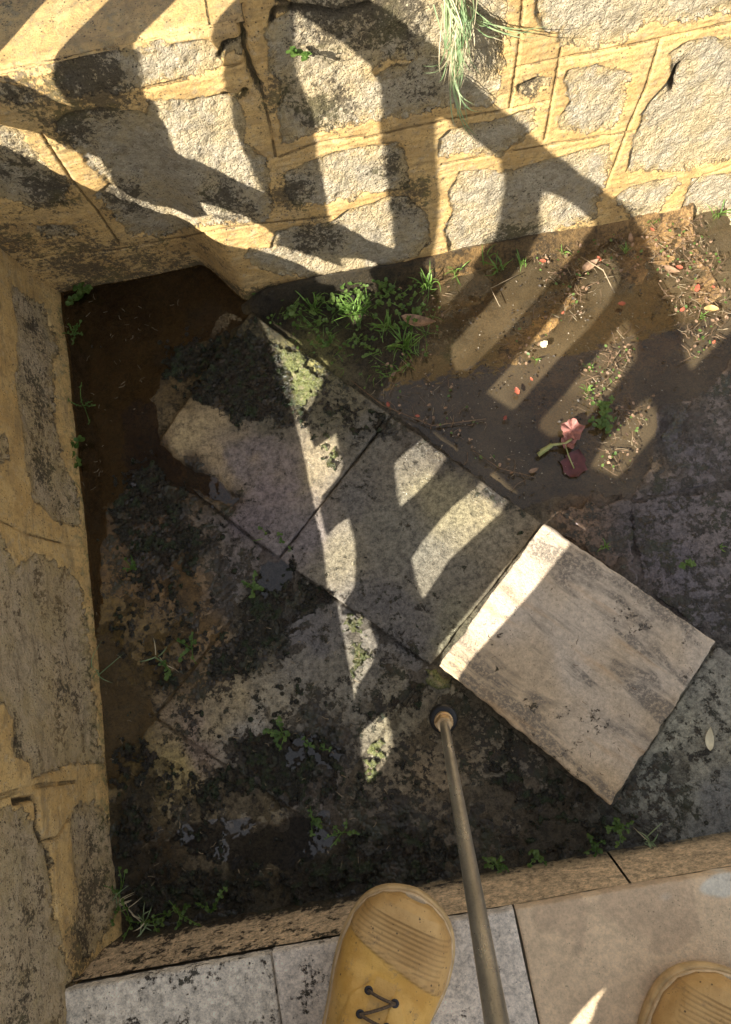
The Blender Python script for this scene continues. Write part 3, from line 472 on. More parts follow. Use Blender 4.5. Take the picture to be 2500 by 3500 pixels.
# ------------------------------------------------------------------ muddy bed and ground
x=np.linspace(-.58,1.3,540);y=np.linspace(-.30,.95,400);X,Y=np.meshgrid(x,y)
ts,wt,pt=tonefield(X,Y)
weed=D2([(555,650),(600,612),(850,600),(960,640),(960,760),(900,800),(800,850),(700,790),(600,700)])
litter=D2([(1180,560),(1300,520),(1560,480),(1620,640),(1560,700),(1480,600),(1420,640),(1330,600),(1280,680),(1150,820),(1080,800),(1250,640)])
Z=-.003+.008*(fbm(X,Y,18,4,2)-.5)+.006*(fbm(X,Y,80,4,12)-.5)+pond(X,Y)*.5+.012*ss(-.01,.02,sdf(litter,X,Y))*fbm(X,Y,30,3,41)+.012*ss(-.02,.03,sdf(weed,X,Y))
Z+=.03*ss(.03,0.,np.abs(Y-.735))*ss(-.25,-.15,X)*ss(.7,.6,X)
Z+=.0042*ss(.02,-.05,sdf(D2([(540,640),(2000,1700),(2000,300),(600,300)]),X,Y))
edge=D2([(1500,400),(1535,480),(1560,560),(1600,640),(1640,720),(1750,800),(1950,400)]); sdE=sdf(edge,X,Y); Z-=.14*ss(.0,.02,sdE)
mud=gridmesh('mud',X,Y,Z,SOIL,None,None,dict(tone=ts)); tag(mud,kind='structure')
V_,F_=box(-60,60,-60,60,-.20,-.16); g=mesh('ground',V_,F_,SOIL,None,False); tag(g,kind='structure')
# puddles
def puddle(poly,z,mat,label,step=.006):
    p=np.array(poly);x=np.arange(p[:,0].min()-.02,p[:,0].max()+.02,step);y=np.arange(p[:,1].min()-.02,p[:,1].max()+.02,step);X,Y=np.meshgrid(x,y)
    o=gridmesh('water',X,Y,0*X+z,mat,None,sdf(poly,X,Y)>-.018); return tag(o,label,kind='structure')
WB=water_mat((.80,.62,.40),(.09,.055,.024),.22); WT=water_mat((.78,.66,.47),(.42,.31,.17),.13); WC=water_mat((.85,.80,.75),(.1,.09,.07),.05)
puddle(W1,.0015,WB,'brown water in the left corner'); 
puddle([q for q in W2],-.0045,WT,'murky shallow water on the right')
puddle(W3p,.0022,WC,'clear shallow water near the step'); puddle(W4,-.001,WT,'thin water by the left wall'); puddle(W5,.0015,WC,'small water pool in slab joint'); puddle(W6,.0015,WC,'water pool among moss')
# stone block at the far right behind the drop
def rockblock(name,c,size,label,cat,seed,mat=None):
    a=np.linspace(0,2*math.pi,49);b=np.linspace(-math.pi/2,math.pi/2,25);A,B=np.meshgrid(a,b)
    def sg(t,e): return np.sign(t)*np.abs(t)**e
    X=sg(np.cos(B),.35)*sg(np.cos(A),.35);Y=sg(np.cos(B),.35)*sg(np.sin(A),.35);Zz=sg(np.sin(B),.35)
    A2=A%(2*math.pi); k=1+.12*(fbm(X*2+seed,Y*2+Zz,2,4,seed)-.5)*2
    o=gridmesh(name,c[0]+X*size[0]*k,c[1]+Y*size[1]*k,c[2]+Zz*size[2]*k,WALL,None,None,dict(sd=0*X+.03,tone=0*X+.2,dirt=0*X+.4,groove=0*X+.1,green=0*X,wet=0*X)); return tag(o,label,cat)
rockblock('stone_block',PD(1645,490,-.02)+np.array([.075,.01,-.02]),(.105,.034,.045),'rough grey stone block at the right edge above a dark gap','stone block',3)
rockblock('stone_block',PD(1650,620,-.10)+np.array([.06,.0,-.03]),(.09,.04,.04),'lower shaded stone block in the dark gap at the right edge','stone block',8)
# ------------------------------------------------------------------ moss
x=np.arange(-.56,.46,.0017);y=np.arange(-.268,.76,.0017);X,Y=np.meshgrid(x,y)
dens,br=mossfield(X,Y)
cover=dens*1.0+1.3*(fbm(X,Y,36,6,61)-.5)+1.5*(fbm(X,Y,120,4,63)-.5)-.66+.25*br
w1=wor(X+.004*fbm(X,Y,90,2,5),Y,80,3); w2=wor(X,Y,170,8); w3=wor(X,Y*.8,30,18)
hgt=-.0018+np.clip(cover*.022,-.004,.0045)+.0045*np.clip(.55-w1,0,1)*ss(-.02,.3,cover)+.0022*(.5-w2)+.005*(fbm(X,Y,60,4,7)-.5)+.004*np.clip(.5-w3,0,1)
hgt=np.where(cover>0,hgt,-.004+cover*.02)
# scattered round lumps on the pitted slabs
lump=[([(380,1560),(900,1560),(920,1640),(760,1650),(420,1660)],70),([(980,1560),(1340,1800),(1200,1920),(980,1920)],150),([(850,1640),(980,1600),(1000,1900),(700,1950)],90),([(1380,1800),(1640,1420),(1640,1850),(1400,1880)],60),([(250,1340),(500,1340),(480,1480),(240,1480)],60),([(440,1120),(560,1220),(700,1420),(560,1560),(400,1500)],80),([(600,1490),(700,1480),(700,1560),(580,1570)],25),([(250,1900),(900,1900),(880,2000),(300,2060)],140),([(240,1700),(500,1700),(500,1900),(280,1900)],90),([(330,700),(520,740),(520,900),(330,900)],25),([(700,1700),(860,1700),(860,1860),(600,1880)],80)]
HL=np.full(X.shape,-1.)
for pl,n in lump:
    q=np.array(D2(pl)); n0=0
    while n0<n*5:
        px=RNG.uniform(q[:,0].min(),q[:,0].max());py=RNG.uniform(q[:,1].min(),q[:,1].max()); n0+=1
        if sdf(q,np.array([px]),np.array([py]))[0]<0: continue
        r=.0013+.0040*RNG.random()**2.6
        if vn(np.array([px*38]),np.array([py*38]),77)[0]<.45+.2*RNG.random(): continue
        i0=int((px-r*2-x[0])/.0017);i1=int((px+r*2-x[0])/.0017)+1;j0=int((py-r*2-y[0])/.0017);j1=int((py+r*2-y[0])/.0017)+1
        if i0<0 or j0<0 or i1>=len(x) or j1>=len(y): continue
        sl_=np.s_[j0:j1,i0:i1]; d=np.hypot(X[sl_]-px,Y[sl_]-py)/r; HL[sl_]=np.maximum(HL[sl_],np.where(d<1.5,r*.75*(1-d**2),-1))
Hm=np.maximum(hgt,HL)
# follow the slab tops
lev=np.full(X.shape,.002)
for pl,z_ in(([(868,921),(556,690),(330,1010),(618,1238)],.011),([(1203,1162),(870,923),(621,1240),(957,1475)],.013)): lev=np.maximum(lev,np.where(sdf(D2(pl),X,Y)>0,z_,0))
onA=sdf(qa,X,Y)>-.0005
Zm=lev+np.maximum(Hm,-.006); keep=(Hm>-.0022)&(~onA)
mo=gridmesh('moss',X,Y,Zm,MOSS,None,keep,dict(bright=br)); tag(mo,'dark wet lumpy moss crusting the slabs','moss',kind='stuff')
# ------------------------------------------------------------------ step
def tone_step(kind):
    def f(X,Y):
        o=np.zeros(X.shape+(3,)); n1=fbm(X,Y,10,4,3)[...,None]; n2=fbm(X,Y,24,4,13)[...,None]
        if kind==0: o[:]=np.array((.72,.64,.51)); o=o*(.75+.5*n1); pit=.52+.3*(fbm(X,Y,20,4,33)-.5)
        elif kind==1: o[:]=np.array((.74,.65,.53)); o=o*(.78+.45*n1); pit=.46+.3*(fbm(X,Y,20,4,33)-.5)
        else:
            o[:]=np.array((.80,.60,.38)); k=ss(.47,.49,fbm(X,Y,8,3,17))[...,None]; o=o*(1-.75*k)+np.array((.76,.74,.63))*.75*k; k=ss(.52,.55,fbm(X*1.3,Y,10,4,27))[...,None]; o=o*(1-.6*k)+np.array((.58,.42,.27))*.6*k; o=o*(.85+.3*n2); pit=.08+0*X  # random pale and darker patches
        return o,0*X+.05,pit
    return f
stp=empty('stone_step',(0,-.5,0),'tan stone step in the foreground on which the boots stand','step')
zt=.15; xa=P(262,3371,zt)[0]; j1=PD(600,2100,zt)[0]; j2=PD(1140,2010,zt)[0]; ye=-.2837; ang=.02
slab('tread_slab',None,zt,'grey speckled slab with a chipped corner',worldpts=[(j1-.0015,ye-.0015),(xa-.04,ye-.0025),(xa-.04,ye-.75),(j1+.004,ye-.75)],rough=.0015,jag=.0006,clean=.2,tonefn=tone_step(0),parent=stp,th=.0225)
slab('tread_slab',None,zt+.002,'pale grey slab beneath the left boot',worldpts=[(j2-.001,ye+.001),(j1+.0015,ye),(j1+.006,ye-.75),(j2+.002,ye-.75)],rough=.0012,jag=.0005,clean=.3,tonefn=tone_step(1),parent=stp,th=.022)
slab('tread_slab',None,zt+.001,'peach sandstone slab with pale patches',worldpts=[(1.1,ye+.002),(j2+.0015,ye+.001),(j2+.005,ye-.75),(1.1,ye-.75)],rough=.0012,jag=.0005,clean=.7,tonefn=tone_step(2),parent=stp,th=.022)
def riser(x0,x1,name='riser_tile'):
    a=np.arange(x0,x1,.0022);b=np.linspace(-.03,zt-.021,70);A,B=np.meshgrid(a,b)
    yb=(-.2655-.0075*A)*(1-B/.129)+(-.2822)*(B/.129)+.002*(fbm(A,B,20,4,6)-.5)
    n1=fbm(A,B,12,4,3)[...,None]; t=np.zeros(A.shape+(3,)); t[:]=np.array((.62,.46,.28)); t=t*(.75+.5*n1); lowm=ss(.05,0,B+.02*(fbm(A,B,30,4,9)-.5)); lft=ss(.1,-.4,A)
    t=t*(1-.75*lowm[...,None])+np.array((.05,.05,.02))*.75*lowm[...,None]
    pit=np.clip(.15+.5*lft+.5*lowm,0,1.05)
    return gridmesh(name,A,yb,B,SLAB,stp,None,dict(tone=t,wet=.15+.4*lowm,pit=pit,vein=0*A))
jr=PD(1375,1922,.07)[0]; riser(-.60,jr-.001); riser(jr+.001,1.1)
m=MB(); m.add(*box(-.6,1.1,-1.05,-.288,-.05,zt-.024)); m.build('step_core',PLAIN,stp,False)
# ------------------------------------------------------------------ unseen sheet for the inferred balustrade, holes traced back from the sunlit patches
XP=-.66
def toplane(p): t=(p[0]-XP)/SUN.x; return (p[1]-t*SUN.y,p[2]-t*SUN.z)
def fl(c,pts,z=.008): return [toplane(P(x,y,z)) for x,y in T(c,pts)]
def wl(c,pts): return [toplane(WT3(x,y)) for x,y in T(c,pts)]
def le(c,pts): return [toplane(P(x,y,zl)) for x,y in T(c,pts)]
holes=[le(1,[(-120,370),(-60,290),(215,-3),(400,-200),(680,-200),(490,-3),(245,250)])[0:0]+le(1,[(-150,355),(-90,310),(0,230),(215,0),(400,-190),(680,-190),(490,0),(243,252)])+wl(1,[(232,300),(228,340),(325,478),(150,400),(0,335)]),
le(1,[(1050,0),(930,125)])+wl(1,[(945,190),(975,260),(1000,400),(1020,520),(1060,650),(1110,760),(1155,858),(960,770),(780,680),(740,620),(680,480),(620,370),(590,240)])+le(1,[(585,195),(790,0),(960,-170),(1200,-170)]),
wl(1,[(1290,50),(1380,110),(1500,190),(1645,295),(1674,400),(1694,600),(1714,800),(1732,1110),(1624,1070),(1470,992),(1440,860),(1410,700),(1390,560),(1340,420),(1295,300),(1288,90)]),
wl(2,[(290,1160),(320,1000),(330,850),(320,700),(307,540),(340,520),(440,600),(530,660),(600,710),(605,800),(590,900),(570,1020),(545,1110)])+fl(4,[(470,270),(440,340),(340,450),(310,458),(290,400),(285,300)]),
wl(2,[(770,1030),(765,1000),(770,900),(782,853),(860,880),(960,950),(1018,985)])+fl(4,[(965,160),(870,270),(740,420),(600,580),(430,750),(370,750),(350,690),(350,640),(480,500),(580,380),(680,260),(768,165)]),
fl(4,[(1050,215),(1105,250),(1122,330),(1075,435),(990,545),(870,665),(760,790),(655,912),(635,912),(525,840),(630,725),(735,610),(830,500),(915,390),(1000,250)],0.),
fl(4,[(1150,515),(1200,590),(1195,690),(1110,805),(1010,920),(890,1025),(810,1035),(760,1000),(770,960),(870,850),(960,745),(1040,650),(1105,560)],0.),
fl(4,[(1250,860),(1290,940),(1290,1010),(1200,1120),(1110,1220),(990,1170),(1050,1060),(1130,990),(1200,900)],0.),
fl(0,[(877,1030),(892,1010),(922,990),(942,970),(997,1010),(960,1060),(920,1100),(890,1125),(880,1080)],.012),
fl(0,[(1075,1060),(1130,1110),(1110,1140),(1000,1240),(940,1330),(925,1300),(915,1240),(940,1200),(1000,1130),(1060,1080)],.012),
fl(6,[(800,105),(925,190),(740,420),(560,620),(470,720),(390,850),(300,840),(270,790),(290,690),(420,540),(560,370),(680,240)],.025),
wl(1,[(-120,505),(0,555),(130,580),(250,625),(370,690),(430,700),(470,750),(490,820),(560,870),(700,920),(850,970),(910,960),(870,900),(950,920),(1080,970),(1180,1010),(1230,1050),(1215,1088),(1270,1110),(1400,1150),(1510,1190),(1500,1150),(1560,1150),(1650,1170)])+fl(0,[(848,618),(835,650),(815,700),(790,720),(768,690),(765,640),(772,625)])+wl(1,[(1480,1240),(1400,1215),(1150,1115),(900,1030),(700,950),(450,850),(300,790),(150,730),(0,665),(-120,620)]),
fl(3,[(1140,250),(1180,270),(1300,350),(1360,420),(1430,440),(1450,510),(1420,560),(1370,650),(1352,690),(1372,760),(1390,825),(1440,790),(1490,755),(1500,830),(1520,900),(1500,950),(1422,1040),(1424,1100),(1450,1210),(1500,1160),(1550,1130),(1575,1220),(1582,1299),(1580,1430),(1500,1562),(1505,1650)],.012)[:-1]+fl(0,[(750,1300),(752,1372),(808,1370),(830,1440),(820,1480),(787,1530),(780,1565),(768,1480),(746,1370),(729,1270)],.008)+fl(3,[(1434,1260),(1403,1130),(1374,1000),(1344,850),(1304,680),(1274,590),(1236,460),(1216,370)],.012),
fl(0,[(798,1630),(855,1580),(865,1620),(870,1660),(850,1700),(815,1740),(805,1700)],.004),
fl(8,[(1165,835),(1130,890),(1110,950),(1070,1010),(1000,1010),(1060,935),(1120,870)],.15)]
# outer outline of the rail: traced outer edge, closed by the solid panel
rail=wl(1,[(1250,-330),(1400,-180),(1560,-50),(1660,15)])+wl(2,[(110,60),(200,130),(290,200),(370,290),(460,370),(560,460),(650,520),(740,600),(830,680),(950,780),(1060,850),(1140,900),(1210,980),(1235,1000)])+fl(4,[(1240,110),(1270,250),(1310,340),(1360,470),(1400,560),(1410,650),(1420,700),(1440,740),(1530,650),(1624,560),(1750,440)],0.)
# polygon: along rail from far (high y) to near, then up the tall panel added to shade the rest, round the back and under
yb=rail[-1]
outer=[(2.2,.342),(2.2,rail[0][1]+.25),(rail[0][0]+.6,rail[0][1]+.25)]+rail+[(yb[0]-.02,2.3),(-1.9,2.3),(-1.9,.342)]
cu=bpy.data.curves.new('rail_outline','CURVE'); cu.dimensions='2D'; cu.fill_mode='BOTH'; cu.extrude=.0006
def spl(pts):
    s_=cu.splines.new('POLY'); s_.points.add(len(pts)-1)
    for i,(a,b) in enumerate(pts): s_.points[i].co=(a,b,0,1)
    s_.use_cyclic_u=True
spl(outer)
for h in holes: spl(h)
tmp=bpy.data.objects.new('tmp',cu); C.objects.link(tmp); dg=bpy.context.evaluated_depsgraph_get(); me=bpy.data.meshes.new_from_object(tmp.evaluated_get(dg)); bpy.data.objects.remove(tmp)
for v_ in me.vertices: a,b,c=v_.co; v_.co=(XP+c,a,b)
me.name='shadow_panel'; me.materials.clear(); me.materials.append(simple('dark_iron',(.05,.045,.04),.55,.3,40,.001))
pn=bpy.data.objects.new('shadow_screen',me); link(pn); tag(pn,'dark ornamental iron balustrade on the left wall, outside the photo, casting the barred shadow','balustrade')
print('plate',len(me.polygons),[tuple(round(c,2) for c in b) for b in (outer[0],outer[3],outer[-3])], min(q[1] for h in holes for q in h))
# ------------------------------------------------------------------ lance
STEEL=NT('brushed_lance_steel'); _s=STEEL
def lance_mat():
    s=STEEL; f=s.noise(35,5,.6,s.mapv((1,1,.12))); g_=s.noise(600,4,.7)
    c=s.mix(s.step(f,.35,.65),(.40,.37,.31),(.72,.68,.59)); c=s.mix(s.step(g_,.3,.45,.5,0),c,(.07,.05,.03)); c=s.mix(s.step(s.noise(90,4),.6,.72,0,.5),c,(.50,.46,.40))
    return s.fin(c,s.step(f,.3,.7,.36,.24),s.bump(g_,.0006),.5,None,.9)
LM=lance_mat(); BRASS=simple('worn_brass',(.62,.44,.24),.38,.25,120,.0005,metal=.75); RUB=simple('black_rubber',(.012,.012,.013),.45,.3,100,.0005)
p0=Vector(PD(984,1592,.03)); dd=Vector(R@dcam(1104*1.5394,2274*1.5394)).normalized(); p1=Vector((0,0,H))+dd*.50; ax=(p1-p0).normalized(); p2=p1+ax*.30
la=empty('spray_lance',tuple(p0),'long brownish steel pressure washer lance reaching down to the slabs','spray lance')
m=MB(); N_=26; pts=[p0+ax*.045+(p2-p0-ax*.045)*(i/N_) for i in range(N_+1)]
m.tube(pts,[.0068 if i>0 else .0068 for i in range(N_+1)],24); m.build('tube',LM,la)
m=MB(); m.tube([p0+ax*t for t in(-.004,0,.004,.016,.020,.0205)],[.014,.0195,.0215,.0215,.0195,.010],24); m.build('nozzle_cap',RUB,la)
m=MB()
for a_,b_,r_,n_ in((.0195,.026,.0135,24),(.0262,.0275,.0118,24),(.0277,.0345,.0142,24),(.0347,.036,.0118,24),(.0362,.050,.0132,6),(.0502,.054,.0112,24)):
    m.tube([p0+ax*a_,p0+ax*(a_+.0012),p0+ax*(b_-.0012),p0+ax*b_],[r_*.93,r_,r_,r_*.93],n_)
m.build('brass_fitting',BRASS,la,False)
m=MB(); m.tube([p2-ax*.02,p2,p2+ax*.10,p2+ax*.11],[.014,.017,.017,.012],20); m.build('grip',RUB,la)
# ------------------------------------------------------------------ boots
def leather():
    s=NT('wheat_leather'); a=s.noise(26,5,.6); b=s.noise(160,5,.7); t=s.attr('cap')
    c=s.mix(s.step(a,.35,.68),(.56,.30,.055),(.72,.43,.115)); c=s.mix(s.step(s.noise(9,3),.5,.7,0,.6),c,(.62,.36,.055))
    c=s.mix(t,c,s.mix(s.step(a,.3,.7),(.50,.29,.095),(.64,.40,.15))); c=s.mix(s.step(b,.3,.4,.35,0),c,(.16,.09,.03))
    c=s.mix(s.math('MULTIPLY',s.attr('line'),.7),c,(.17,.09,.03)); dm=s.step(s.noise(60,6,.75),.56,.66,0,.5); c=s.mix(dm,c,(.30,.19,.09)); sp=s.vor(75); c=s.mix(s.math('MULTIPLY',s.step(sp,.06,.12,1,0),.85),c,(.05,.03,.015)); sp=s.vor(190); c=s.mix(s.math('MULTIPLY',s.step(sp,.08,.16,1,0),s.step(s.noise(30),.5,.6)),c,(.09,.055,.03))
    h=s.math('ADD',s.noise(300,5,.7),s.math('MULTIPLY',s.noise(45,3),1.5)); return s.fin(c,.48,s.bump(h,.0012),.4)
LEA=leather(); SOLE=simple('gum_sole',(.52,.36,.17),.6,.25,50,.001); WELT=simple('pale_welt',(.62,.46,.27),.6,.2,80,.001); LACE=simple('brown_lace',(.10,.065,.035),.8,.4,400,.0006); EYE=simple('dark_eyelet',(.05,.045,.045),.35,.2,100,metal=.7)
def boot(toe,heel,label,sgn,zb):
    toe=Vector(toe);heel=Vector(heel);Lb=.33;dr=(heel-toe).normalized();sd_=Vector((-dr.y,dr.x,0))*sgn  # sd_ = outer side
    g=empty('work_boot',(toe.x+dr.x*.15,toe.y+dr.y*.15,zb),label,'boot','pair of tan work boots')
    S=[0,.012,.04,.09,.16,.26,.36,.46,.58,.72,.86,.95,.985,1.]
    WO=[.0,.020,.036,.0495,.0575,.0605,.0585,.052,.044,.040,.040,.032,.018,0]
    WI=[.0,.018,.034,.047,.054,.0565,.053,.046,.039,.036,.037,.030,.017,0]
    Hh=[.026,.046,.058,.064,.068,.078,.094,.112,.135,.15,.15,.15,.15,.15]
    def ip(s,A): return float(np.interp(s,S,A))*(1.2 if A is not Hh else 1.08)
    cs=[(1-math.cos(math.pi*i/44))/2 for i in range(45)]
    def outline(off):
        pts=[toe+dr*(s_*Lb)+sd_*ip(s_,WO) for s_ in cs]+[toe+dr*(s_*Lb)-sd_*ip(s_,WI) for s_ in cs[::-1][1:-1]]
        for _ in range(3): pts=[pts[k]*.5+(pts[k-1]+pts[(k+1)%len(pts)])*.25 for k in range(len(pts))]
        n_=len(pts);o=[]
        for k in range(n_):
            t=(pts[(k+1)%n_]-pts[k-1]).normalized(); nr=Vector((t.y,-t.x,0)); nr=nr if nr.dot(pts[k]-toe-dr*Lb*.45)>0 else -nr; o.append(pts[k]+nr*off)
        return o
    def band(z0,z1,off,name,mat,ch=.002):
        n_=len(outline(0));m=MB();V=[];rings=[(z0,off-ch),(z0+ch,off),(z1-ch,off),(z1,off-ch)]
        for z_,o_ in rings:
            for p in outline(o_): V.append((p.x,p.y,zb+z_+.012*max(0,1-((p-toe).dot(dr))/.07)**2))
        Fs=[]
        for r in range(3):
            for k in range(n_): Fs.append((r*n_+k,r*n_+(k+1)%n_,(r+1)*n_+(k+1)%n_,(r+1)*n_+k))
        Fs.append(tuple(range(n_))[::-1]);Fs.append(tuple(3*n_+k for k in range(n_)));m.add(V,Fs);return m.build(name,mat,g)
    band(0,.020,.0045,'outsole',SOLE);band(.0205,.030,.0015,'welt',WELT)
    # upper: lofted sections
    ns=190;nt_=72;X=[];cap=[]
    ss_=[(1-math.cos(math.pi*min(1,i/(ns-1))*.5))**1. for i in range(ns)]
    V=np.zeros((ns,nt_,3));CP=np.zeros((ns,nt_));LN=np.zeros((ns,nt_))
    for i,s_ in enumerate(ss_):
        s_=.008+s_*.984; h=ip(s_,Hh);wo=ip(s_,WO)*.985-.001;wi=ip(s_,WI)*.985-.001
        for k in range(nt_):
            a=math.pi*k/(nt_-1);ca=math.cos(a);sa=max(0,math.sin(a));ex=.62 if s_<.4 else .75
            xx=(wo if ca>0 else wi)*np.sign(ca)*abs(ca)**ex;zz=.026+(h-.026)*sa**.72
            # narrowing upwards past the toe
            nar=1-.25*ss(.3,.6,s_)*ss(.05,.12,zz); xx*=nar
            side=xx/.06; r=0
            seam=.225+.034*side-.05*(side**2)*0
            t=s_-seam; cp=ss(.002,-.002,t); r+=.0018*cp
            ribs=(.5+.5*math.cos((s_-.07)*2*math.pi/.0165)) if .085<s_<seam-.02 else 0
            r-=.0024*ribs*ss(.9,.3,abs(side))*(1 if True else 0)
            for sm in(-.006,-.011): r-=.0008*math.exp(-((t-sm)/.0018)**2)
            # creases behind the cap
            r+=.0012*math.sin(s_*120+side*3)*ss(.24,.28,s_)*ss(.40,.33,s_)*(1-abs(side))
            LN[i,k]=min(1,sum(math.exp(-((t-sm)/.0016)**2) for sm in(-.006,-.012))*(.55+.45*math.sin(side*160))+.8*math.exp(-((t-.0015)/.0018)**2)+(.55*ribs**3 if abs(side)<.95 else 0)+.7*ss(.036,.030,zz))
            n3=Vector((xx*.6,0,zz)).normalized(); q=toe+dr*(s_*Lb)+sd_*(xx+n3.x*r); V[i,k]=(q.x,q.y,zb+zz+n3.z*r+.012*max(0,1-s_*Lb/.07)**2*.8);CP[i,k]=cp
    gridmesh('upper',V[...,0],V[...,1],V[...,2],LEA,g,None,dict(cap=CP,line=LN))
    def surf(s_,x,lift=.001):
        h=ip(s_,Hh);wv=ip(s_,WO if x>0 else WI)*.985-.001;c=min(.98,abs(x)/wv);ex=.62 if s_<.4 else .75;sa=math.sqrt(max(0,1-(c**(1/ex))**2));z_=.026+(h-.026)*sa**.72
        q=toe+dr*(s_*Lb)+sd_*x;return Vector((q.x,q.y,zb+z_+lift))
    # eyestays with eyelets and lace; tongue between
    for e in(-1,1):
        ns2=26;m2=14;A=np.zeros((ns2,m2,3))
        for i in range(ns2):
            s_=.285+.42*i/(ns2-1)
            for k in range(m2):
                q=k/(m2-1);x_in=.011+.004*(i/(ns2-1));x_out=.036 if i>4 else .020+.004*i; x_=e*(x_in+(x_out-x_in)*q); s2=s_+ (0 if i>3 else .006*(q-.5)**2*4*(3-i))
                eg=min(q,1-q)*m2; p=surf(s2,x_,.0026 if 0<eg<m2 and i>0 else .0004);A[i,k]=p
        gridmesh('eyestay',A[...,0],A[...,1],A[...,2],LEA,g,None,dict(cap=A[...,0]*0))
        for k in range(5):
            c=surf(.315+.068*k,e*.0165,.0032);m=MB();nn=Vector((0,0,1))
            V2=[];R_=[(.0022,0),(.0046,.0012),(.0052,0)]
            for rr_,zz in R_:
                for q in range(14): an=2*math.pi*q/14;V2.append(tuple(c+dr*math.cos(an)*rr_+sd_*math.sin(an)*rr_+nn*(zz+.0006)))
            Fs=[(a*14+q,a*14+(q+1)%14,(a+1)*14+(q+1)%14,(a+1)*14+q) for a in(0,1) for q in range(14)]+[tuple(range(14))[::-1]]
            m.add(V2,Fs);m.build('eyelet',EYE,g)
    A=np.zeros((20,9,3))
    for i in range(20):
        for k in range(9): A[i,k]=surf(.27+.44*i/19,-.013+.026*k/8,.0012)
    gridmesh('tongue',A[...,0],A[...,1],A[...,2],LEA,g,None,dict(cap=A[...,0]*0+.4))
    m=MB()
    for k in range(5):
        for (ka,kb,fl_) in((k,k,1),(k,k+1,-1)):
            if kb>4: continue
            a=surf(.315+.068*ka,-.0165*fl_,.004);b=surf(.315+.068*kb,.0165*fl_,.004);pts=[a+Vector((0,0,-.003))]+[a.lerp(b,t)+Vector((0,0,.0035*math.sin(math.pi*t)+.001)) for t in[i/8 for i in range(9)]]+[b+Vector((0,0,-.003))];m.tube(pts,.0019,7)
    m.build('lace',LACE,g)
    return g
zb=zt+.003
t1=PD(926,1980,zb+.02); h1=PD(795,2330,zb+.02); boot((t1[0],t1[1],0),(h1[0],h1[1],0),'tan leather work boot overhanging the step edge left of the lance',1,zb)
t2=PD(1614,2160,zb+.02); h2=PD(1515,2500,zb+.02); boot((t2[0]+.004,t2[1],0),(h2[0],h2[1],0),'tan leather work boot at the bottom right corner, only its toe in view',-1,zb)
# ------------------------------------------------------------------ plants
def stemline(a,b,bend,n=7):
    a=Vector(a);b=Vector(b);return [a.lerp(b,i/n)+Vector(bend)*math.sin(math.pi*i/n) for i in range(n+1)]
def rv(s): return Vector((random.uniform(-s,s),random.uniform(-s,s),random.uniform(-s,s)))
def grass(name,base,n,L_,spread,mat,label,cat='grass tuft',group=None,w_=.0022,lean=(0,0,1),dry=0):
    base=Vector(base);g=empty(name,tuple(base),label,cat,group);m=MB();md=MB()
    for i in range(n):
        a=random.uniform(0,2*math.pi);d=Vector((math.cos(a),math.sin(a),0))*random.uniform(.2,1)*spread+Vector(lean);l=L_*random.uniform(.5,1.1);b=base+rv(spread*L_*.12)
        b.z=base.z
        e=b+d.normalized()*l; pts=stemline(b,e,rv(l*.12)-Vector((0,0,1))*(-l*.10),6); pts=[p-Vector((0,0,l*.3*(k/6)**2)) for k,p in enumerate(pts)]
        (md if random.random()<dry else m).blade(pts,w_*random.uniform(.7,1.3))
    m.build('blades',mat,g)
    if md.V: md.build('dry_blades',DRY,g)
    return g
def sprig(base,n,L_,label,direction=(0,0,1),r=.006,cat='weed',group=None,mat=None,spread=.8):
    base=Vector(base);g=empty('weed',tuple(base),label,cat,group);ms=MB();ml=MB()
    for i in range(n):
        a=random.uniform(0,2*math.pi);d=(Vector(direction)+Vector((math.cos(a),math.sin(a),random.uniform(0,.5)))*spread).normalized();l=L_*random.uniform(.4,1.1);e=base+d*l;e.z=max(e.z,base.z+.004)
        pts=stemline(base+rv(.002),e,rv(l*.1),5);ms.tube(pts,.0006,4,False)
        for k in range(1,6):
            if random.random()<.25: continue
            for q in range(random.choice((1,2,3)) if k<5 else 3):
                a=random.uniform(0,6.28);u_=Vector((math.cos(a),math.sin(a),random.uniform(-.1,.4))).normalized();n_=Vector((random.uniform(-.3,.3),random.uniform(-.3,.3),1)).normalized();v_=n_.cross(u_).normalized();rr_=r*random.uniform(.6,1.25)
                ml.leaf(pts[k],u_,v_,n_,rr_*1.25,rr_,8,.25)
    ms.build('stems',GRASS,g);ml.build('leaves',mat or CLOV,g);return g
# tuft hanging from the wall
tb=Vector(W3(*W(*T(2,[(400,-20)])[0]),.004)); tg=empty('grass_tuft',tuple(tb),'blue-green grass tuft with dry strands hanging down the back wall','grass tuft')
mg=MB();md=MB();wnV=Vector(wn)
def hang(end,c,w_,M_,out,start=None,bend=0.):
    e=Vector(W3(*W(*T(c,[end])[0]),out)); s_=Vector(W3(*W(*T(2,[start])[0]),.006)) if start else tb+rv(.008)
    pts=stemline(s_,e,wnV*random.uniform(.005,.03)+Vector((bend,0,0)),8); M_.blade(pts,w_*.62,wnV)
for e in [(490,550),(470,560),(440,530),(385,480),(370,460),(505,440),(460,380),(300,310),(235,215),(230,240),(390,400)]: hang(e,2,.0034,mg,random.uniform(.02,.045),(385+random.uniform(-15,15),random.uniform(250,360)) if e[1]>370 else (360+random.uniform(-30,30),random.uniform(120,250)),random.uniform(-.008,.008))
for e in [(850,15),(790,40),(760,20),(830,60),(560,10),(640,120),(600,90)]: hang(e,2,.0028,mg,random.uniform(.015,.05),(440+random.uniform(0,60),random.uniform(0,90)),random.uniform(-.004,.004))
